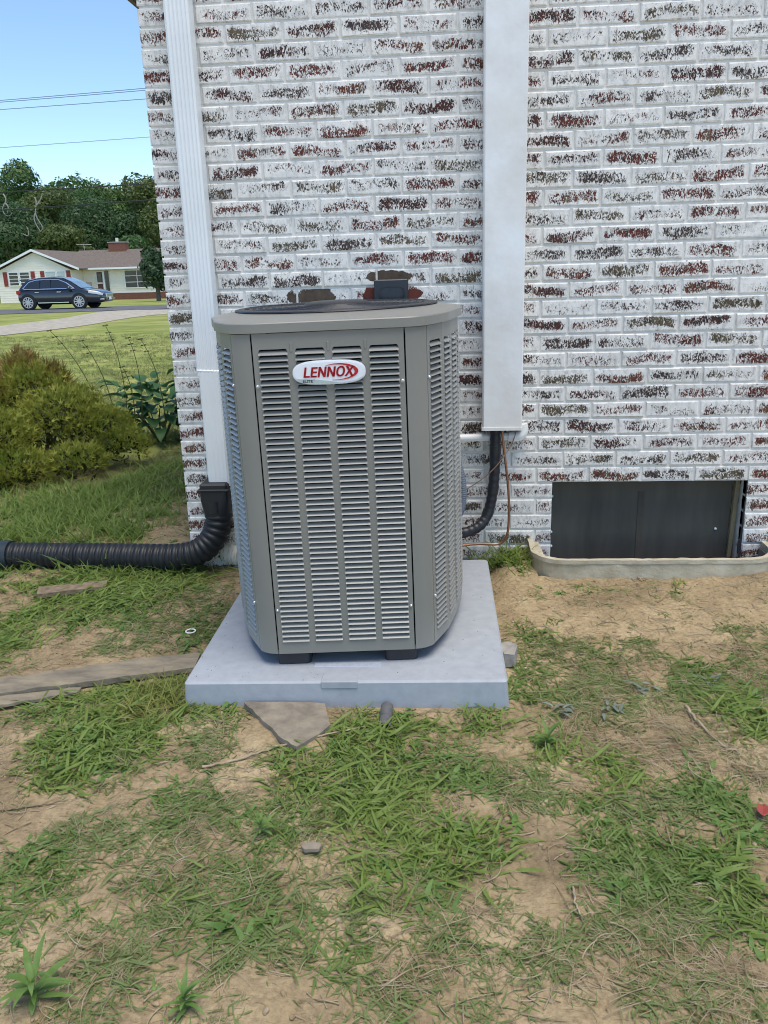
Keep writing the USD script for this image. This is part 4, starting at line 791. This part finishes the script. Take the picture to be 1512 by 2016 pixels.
for k, (x, y, z) in enumerate(((1.024, -1.184, 0.000), (1.160, -1.190, 0.000), (1.262, -1.051, 0.000), (1.485, -0.993, 0.000))):
    t = thing('silvery_weed', 'pulled silvery weed wilting on the soil, ' + ('nearest the pad', 'in the middle of the bare patch', 'highest up towards the window well', 'furthest right')[k], 'weed', (x, y, float(gz(x, y))))
    for j in range(9): obj('leaf', big_leaf(.03+.02*sr.random(), .006, .5*sr.random(), sr.random()*6.3, .6, sr, (.015*sr.normal(), .015*sr.normal(), .008)), 'weed_silver', t)

# ------------------------------------------------------------------ grass, weeds, straw, pebbles (nobody could count them)
def tuft(n, l0, l1, w, e0, e1, spread, r, bend=.9, seg=4):
    V, F = [], []
    for b in range(n):
        L = l0+(l1-l0)*r.random()**1.3; el = e0+(e1-e0)*r.random(); az = r.random()*6.283; t = np.linspace(0, 1, seg+1); th_ = el-bend*(.3+r.random())*t; sd = r.normal()*.5
        d = np.stack([np.cos(th_)*np.cos(az+sd*t), np.cos(th_)*np.sin(az+sd*t), np.sin(th_)], 1)*L/seg; c = np.vstack([[0, 0, 0], np.cumsum(d, 0)[:-1]])
        c[:, 2] = np.where(c[:, 2] < .002, .002+.003*r.random(), c[:, 2]); c += [spread*r.normal(), spread*r.normal(), 0]
        tw_ = r.normal()*.7; s = np.stack([-np.sin(az+tw_)*np.ones(seg+1), np.cos(az+tw_)*np.ones(seg+1), .3*r.normal()*np.ones(seg+1)], 1); ww = w*(.65+.6*r.random())*np.array([.7, 1, .9, .6, .06, .0])[:seg+1][:, None]/2
        o = len(V)*0+sum(len(v) for v in V); V.append(np.stack([c-s*ww, c+s*ww], 1).reshape(-1, 3))
        for i in range(seg): a = o+2*i; F += [[a, a+1, a+3], [a, a+3, a+2]]
    return np.concatenate(V), np.array(F)
gr = np.random.default_rng(12)
PATCH = [(-0.30,-1.44,0.17,0.12,1.0,'b'),(-0.20,-1.92,0.10,0.13,1.0,'g'),(-0.12,-1.77,0.11,0.06,0.8,'d'),(0.05,-1.68,0.09,0.10,0.8,'g'),(0.04,-1.85,0.06,0.10,0.7,'d'),(0.10,-1.99,0.07,0.09,0.8,'d'),(0.15,-1.68,0.11,0.10,0.7,'d'),(0.21,-1.87,0.10,0.06,0.8,'d'),(0.30,-1.74,0.08,0.09,0.8,'g'),(0.23,-2.01,0.11,0.07,1.0,'g'),(0.36,-2.05,0.08,0.06,0.9,'d'),(0.28,-1.91,0.06,0.05,0.7,'d'),(0.02,-2.12,0.07,0.06,0.9,'d'),(0.09,-2.14,0.04,0.06,0.8,'d'),(0.42,-1.94,0.06,0.06,0.7,'d'),(0.39,-1.47,0.15,0.16,0.9,'b'),(0.50,-1.63,0.09,0.12,1.0,'b'),(0.49,-2.10,0.05,0.05,0.9,'g'),(0.53,-1.99,0.05,0.08,0.8,'d'),(0.01,-2.20,0.04,0.06,0.7,'d'),(0.25,-2.14,0.05,0.03,0.9,'d'),(0.56,-2.21,0.04,0.04,0.9,'d'),(0.40,-1.73,0.06,0.07,0.6,'d'),(0.71,-1.75,0.13,0.09,1.0,'b'),(0.60,-1.87,0.10,0.09,1.0,'b'),(0.77,-1.50,0.15,0.09,0.9,'g'),(0.90,-1.57,0.10,0.08,0.9,'d'),(0.65,-1.45,0.11,0.09,0.8,'g'),(0.56,-1.60,0.06,0.10,0.9,'b'),(0.70,-1.97,0.07,0.05,0.8,'d'),(0.68,-2.06,0.07,0.04,0.7,'d'),(1.08,-1.76,0.09,0.14,1.0,'g'),(1.12,-1.85,0.16,0.09,1.0,'g'),(1.24,-1.82,0.09,0.08,0.9,'g'),(1.17,-1.61,0.11,0.10,0.9,'d'),(1.09,-1.94,0.12,0.10,0.9,'d'),(1.08,-2.05,0.09,0.10,0.7,'d'),(1.18,-1.96,0.09,0.08,0.7,'d'),(1.28,-1.90,0.06,0.14,0.8,'b'),(0.87,-2.07,0.05,0.07,0.9,'d'),(0.89,-2.12,0.04,0.06,0.8,'d'),(0.95,-2.01,0.06,0.04,0.7,'d'),(0.75,-2.13,0.03,0.06,0.7,'d'),(0.59,-2.14,0.05,0.07,0.9,'d'),(1.05,-2.17,0.05,0.05,0.8,'d'),(1.16,-2.11,0.08,0.08,0.7,'y'),(1.28,-1.55,0.07,0.09,0.9,'g'),(1.36,-1.64,0.07,0.12,0.9,'g'),(1.09,-1.50,0.05,0.09,0.9,'b'),(0.95,-1.37,0.05,0.07,1.0,'b'),(1.18,-2.15,0.05,0.07,0.6,'d'),(0.93,-1.01,0.09,0.13,1.0,'g'),(1.13,-0.92,0.14,0.14,0.7,'d'),(1.16,-1.08,0.14,0.14,0.8,'d'),(1.08,-0.78,0.08,0.10,0.6,'d'),(1.32,-0.80,0.08,0.07,0.8,'d'),(1.49,-1.08,0.10,0.19,0.9,'g'),(1.51,-1.23,0.08,0.11,0.9,'b'),(1.70,-0.71,0.08,0.11,0.6,'d'),(0.96,-0.76,0.08,0.10,0.7,'g'),(0.78,-1.22,0.09,0.07,0.8,'b'),(1.33,-1.04,0.12,0.20,0.5,'d'),(1.34,-1.30,0.15,0.09,0.6,'y'),(1.13,-1.33,0.16,0.09,0.6,'y'),(1.08,-1.18,0.13,0.12,0.6,'d'),(1.62,-0.97,0.08,0.14,0.5,'d'),(1.46,-1.44,0.08,0.10,0.6,'y'),(1.28,-1.42,0.16,0.07,0.6,'y'),(0.96,0.07,0.16,0.19,1.0,'t'),(1.06,-0.03,0.05,0.14,1.0,'t'),(0.83,0.11,0.07,0.15,1.0,'t'),(-0.70,-0.01,0.49,0.15,1.0,'t'),(-0.98,-0.21,0.20,0.09,0.5,'b'),(-0.63,-0.20,0.33,0.24,0.9,'b'),(-0.77,-0.31,0.19,0.21,0.9,'b'),(-0.51,-0.44,0.14,0.19,0.9,'g'),(-0.43,-0.76,0.11,0.10,0.9,'d'),(-0.92,-0.62,0.11,0.17,0.9,'b'),(-0.87,-0.79,0.07,0.11,0.9,'b'),(-0.70,-0.59,0.05,0.10,0.8,'b'),(-0.42,-1.14,0.16,0.15,1.0,'b'),(-0.17,-1.14,0.11,0.15,1.0,'y2'),(-0.24,-1.05,0.15,0.10,0.9,'b'),(0.01,-1.20,0.11,0.06,1.0,'b'),(-0.26,-1.38,0.17,0.14,0.9,'b'),(-0.21,-0.64,0.05,0.21,0.9,'g'),(-0.54,-1.16,0.03,0.07,0.8,'g'),(0.07,-1.37,0.10,0.09,0.6,'d'),(-0.64,-1.19,0.03,0.08,0.7,'b'),(-0.09,-1.00,0.04,0.11,1.0,'b'),(0.54,-1.26,0.13,0.06,0.7,'b'),(0.46,-1.36,0.10,0.08,0.8,'b'),(-0.28,-0.42,0.12,0.16,0.6,'d'),(-0.33,-0.64,0.06,0.09,0.4,'d'),(-1.23,-0.05,0.09,0.36,1.0,'t'),(-1.46,0.76,0.32,0.48,1.0,'t'),(-1.10,0.85,0.35,0.53,1.0,'t'),(-1.22,0.41,0.39,0.20,1.0,'t'),(-0.74,0.52,0.16,0.20,0.6,'t'),(-1.14,1.51,0.17,0.41,0.8,'t'),(-1.23,1.33,0.19,0.28,1.0,'t'),(-1.71,0.96,0.24,0.47,0.8,'t'),(-1.26,2.16,0.13,0.38,0.7,'d'),(-0.98,1.64,0.07,0.28,0.5,'d'),(-1.03,1.39,0.19,0.46,0.5,'d')] + [(.97, -.10, .10, .075, 1.8, 't'), (1.01, -.23, .05, .05, 1.8, 't'), (.90, -.06, .05, .05, 1.5, 't')]
SPEC = {'b': ('grass_bright', 13, .028, .085, .0056, .08, .75, .028), 'g': ('grass_green', 14, .025, .075, .0047, .05, .65, .03), 'd': ('grass_dull', 20, .018, .055, .0034, .03, .5, .024), 'y': ('grass_dry', 24, .03, .09, .0017, .02, .5, .02), 'y2': ('grass_yellow', 20, .03, .085, .0030, .2, 1.1, .014), 't': ('grass_bright', 16, .045, .13, .0075, .4, 1.3, .03), 'w': ('weed_leaf', 10, .018, .045, .0125, .1, .8, .016), 'l': ('grass_lawn', 20, .02, .06, .004, .3, 1.3, .03)}
fields = {}
def spot(kind, x, y, s): fields.setdefault(kind, []).append((x, y, s))
def clear(x, y):
    if -.11 < x < .87 and -1.19 < y < -.1: return False
    if y > -.015 and x > -.44: return False
    if x > 1.0 and y > -.285: return False
    if -.86 < x < -.12 and abs(y-(-1.06+(x+.5)*.30)) < .07+(.05 if x < -.45 else 0): return False
    if .09 < x < .36 and -1.41 < y < -1.2: return False
    return True
for cx, cy, rx, ry, de, kd in PATCH:
    for _ in range(int(de*rx*ry*3.1416*(1250 if kd != 't' else 300))+2):
        a = gr.random()*6.283; q_ = gr.random()**.6*1.08; x, y = cx+rx*q_*math.cos(a), cy+ry*q_*math.sin(a)
        if clear(x, y): spot('w' if (kd in 'bg' and gr.random() < .16) or (kd == 't' and gr.random() < .3) else kd if gr.random() < .8 or kd in 't' else ('d' if kd != 'd' else 'y'), x, y, .65+.6*gr.random())
XY_ = np.stack([gr.uniform(-1.5, 2.2, 7500), gr.uniform(-2.45, .1, 7500)], 1); NZ_ = meshkit.noise(np.c_[XY_*3.3, np.full(7500, 1.7)], 31)
for i_, (x, y) in enumerate(XY_.tolist()):
    nz_ = NZ_[i_]
    if clear(x, y) and gr.random() < (nz_-.2)*1.5*(.3 if (x > .85 and y > -.75) else 1): spot('y' if gr.random() < .28 else ('d' if gr.random() < .55 or nz_ < .5 else 'bgw'[int(gr.integers(3))]), x, y, .4+.5*gr.random())
for _ in range(8000):                                                   # rough lawn beyond the corner
    y = 1.2+15*gr.random()**1.9; x = gr.uniform(-1.6-y*.62, -.5)
    if clear(x, y) and not (-3 < x < -1.3 and .9 < y < 2.7): spot('l' if y > 2.6 or gr.random() < .4 else 'd', x, y, .8+.7*gr.random())
def instancer(name, label, cat, kinds_):
    pi = UsdGeom.PointInstancer.Define(stage, '/World/'+name); tag(pi.GetPrim(), label, cat, kind='stuff'); protos, P, Ix, O, Sc = [], [], [], [], []
    for kd in kinds_:
        mt, n, l0, l1, w, e0, e1, sp = SPEC[kd]; base = len(protos)
        for v in range(4): protos.append(obj('tuft', tuft(n, l0, l1, w, e0, e1, sp, gr, bend=.9 if kd != 't' else .7), mt, '/World/'+name, smooth=True))
        fl_ = fields.get(kd, []); zz_ = gz([f_[0] for f_ in fl_], [f_[1] for f_ in fl_]) if fl_ else []
        for (x, y, s), z_ in zip(fl_, zz_):
            P.append(Gf.Vec3f(x, y, float(z_)-.001)); Ix.append(base+int(gr.integers(4))); a = gr.random()*6.283; O.append(Gf.Quath(math.cos(a/2), 0, 0, math.sin(a/2))); Sc.append(Gf.Vec3f(s, s, s*(.8+.4*gr.random())))
    pi.CreatePrototypesRel().SetTargets([Sdf.Path(p) for p in protos]); pi.CreateProtoIndicesAttr(Vt.IntArray(Ix)); pi.CreatePositionsAttr(Vt.Vec3fArray(P)); pi.CreateOrientationsAttr(Vt.QuathArray(O)); pi.CreateScalesAttr(Vt.Vec3fArray(Sc)); return len(P)
instancer('grass', 'patchy green crabgrass growing over the bare yard soil', 'grass', ['b', 'g', 'd', 'y2', 'w'])
instancer('weeds', 'tall lush weeds around the drain pipe and along the wall', 'weeds', ['t'])
instancer('lawn_grass', 'mown yellowish lawn grass beyond the house corner', 'grass', ['l'])
instancer('dry_grass', 'dead tan clippings scattered on the soil', 'dry grass', ['y'])
def scatter(name, label, cat, meshes, mats, n, area, s0, s1, z0, flat):
    pi = UsdGeom.PointInstancer.Define(stage, '/World/'+name); tag(pi.GetPrim(), label, cat, kind='stuff')
    pr = [obj('piece', m_, mt, '/World/'+name, smooth=50) for m_, mt in zip(meshes, mats)]; P, O, Sc = [], [], []
    while len(P) < n:
        x, y = gr.uniform(*area[:2]), gr.uniform(*area[2:])
        if not clear(x, y): continue
        a = gr.random()*6.283; s = s0+(s1-s0)*gr.random()**2.2; P.append((x, y, z0*s)); Sc.append(Gf.Vec3f(s, s, s))
        t_ = gr.normal()*flat; q_ = Gf.Rotation(Gf.Vec3d(0, 0, 1), math.degrees(a)).GetQuat()*Gf.Rotation(Gf.Vec3d(0, 1, 0), math.degrees(t_)).GetQuat(); O.append(Gf.Quath(q_))
    pi.CreatePrototypesRel().SetTargets([Sdf.Path(p) for p in pr]); pi.CreateProtoIndicesAttr(Vt.IntArray(gr.integers(0, len(pr), n).tolist())); P = np.array(P); P[:, 2] += gz(P[:, 0], P[:, 1]); pi.CreatePositionsAttr(Vt.Vec3fArray.FromNumpy(P.astype(np.float32))); pi.CreateOrientationsAttr(Vt.QuathArray(O)); pi.CreateScalesAttr(Vt.Vec3fArray(Sc))
pb = []
for k in range(6):
    m = trimesh.creation.icosphere(2, .01); m.vertices *= [1, .75, .55]; m.vertices *= (1+.5*(meshkit.noise(m.vertices*130, k)-.5))[:, None]; pb.append(m)
scatter('pebbles', 'small tan pebbles and soil crumbs on the bare patches', 'pebbles', pb, ['pebble_mix', 'pebble_mix', 'soil', 'soil', 'soil', 'soil'], 3200, (-1.4, 2.2, -2.4, .0), .1, .8, .002, .3)
stw = []
for k in range(5):
    L = .03+.012*k; p = smooth_path([(0, 0, .002), (L*.5, .006*gr.normal(), .003), (L, .008*gr.normal(), .002+.003*gr.random())], 4); stw.append(tube(p, np.linspace(.0011, .0006, len(p)), 5))
scatter('straw', 'loose dry stems lying over the soil', 'straw', stw, ['straw', 'straw', 'straw', 'straw', 'grass_dry'], 5500, (-1.4, 2.3, -2.4, .0), .4, 1.4, .001, .05)
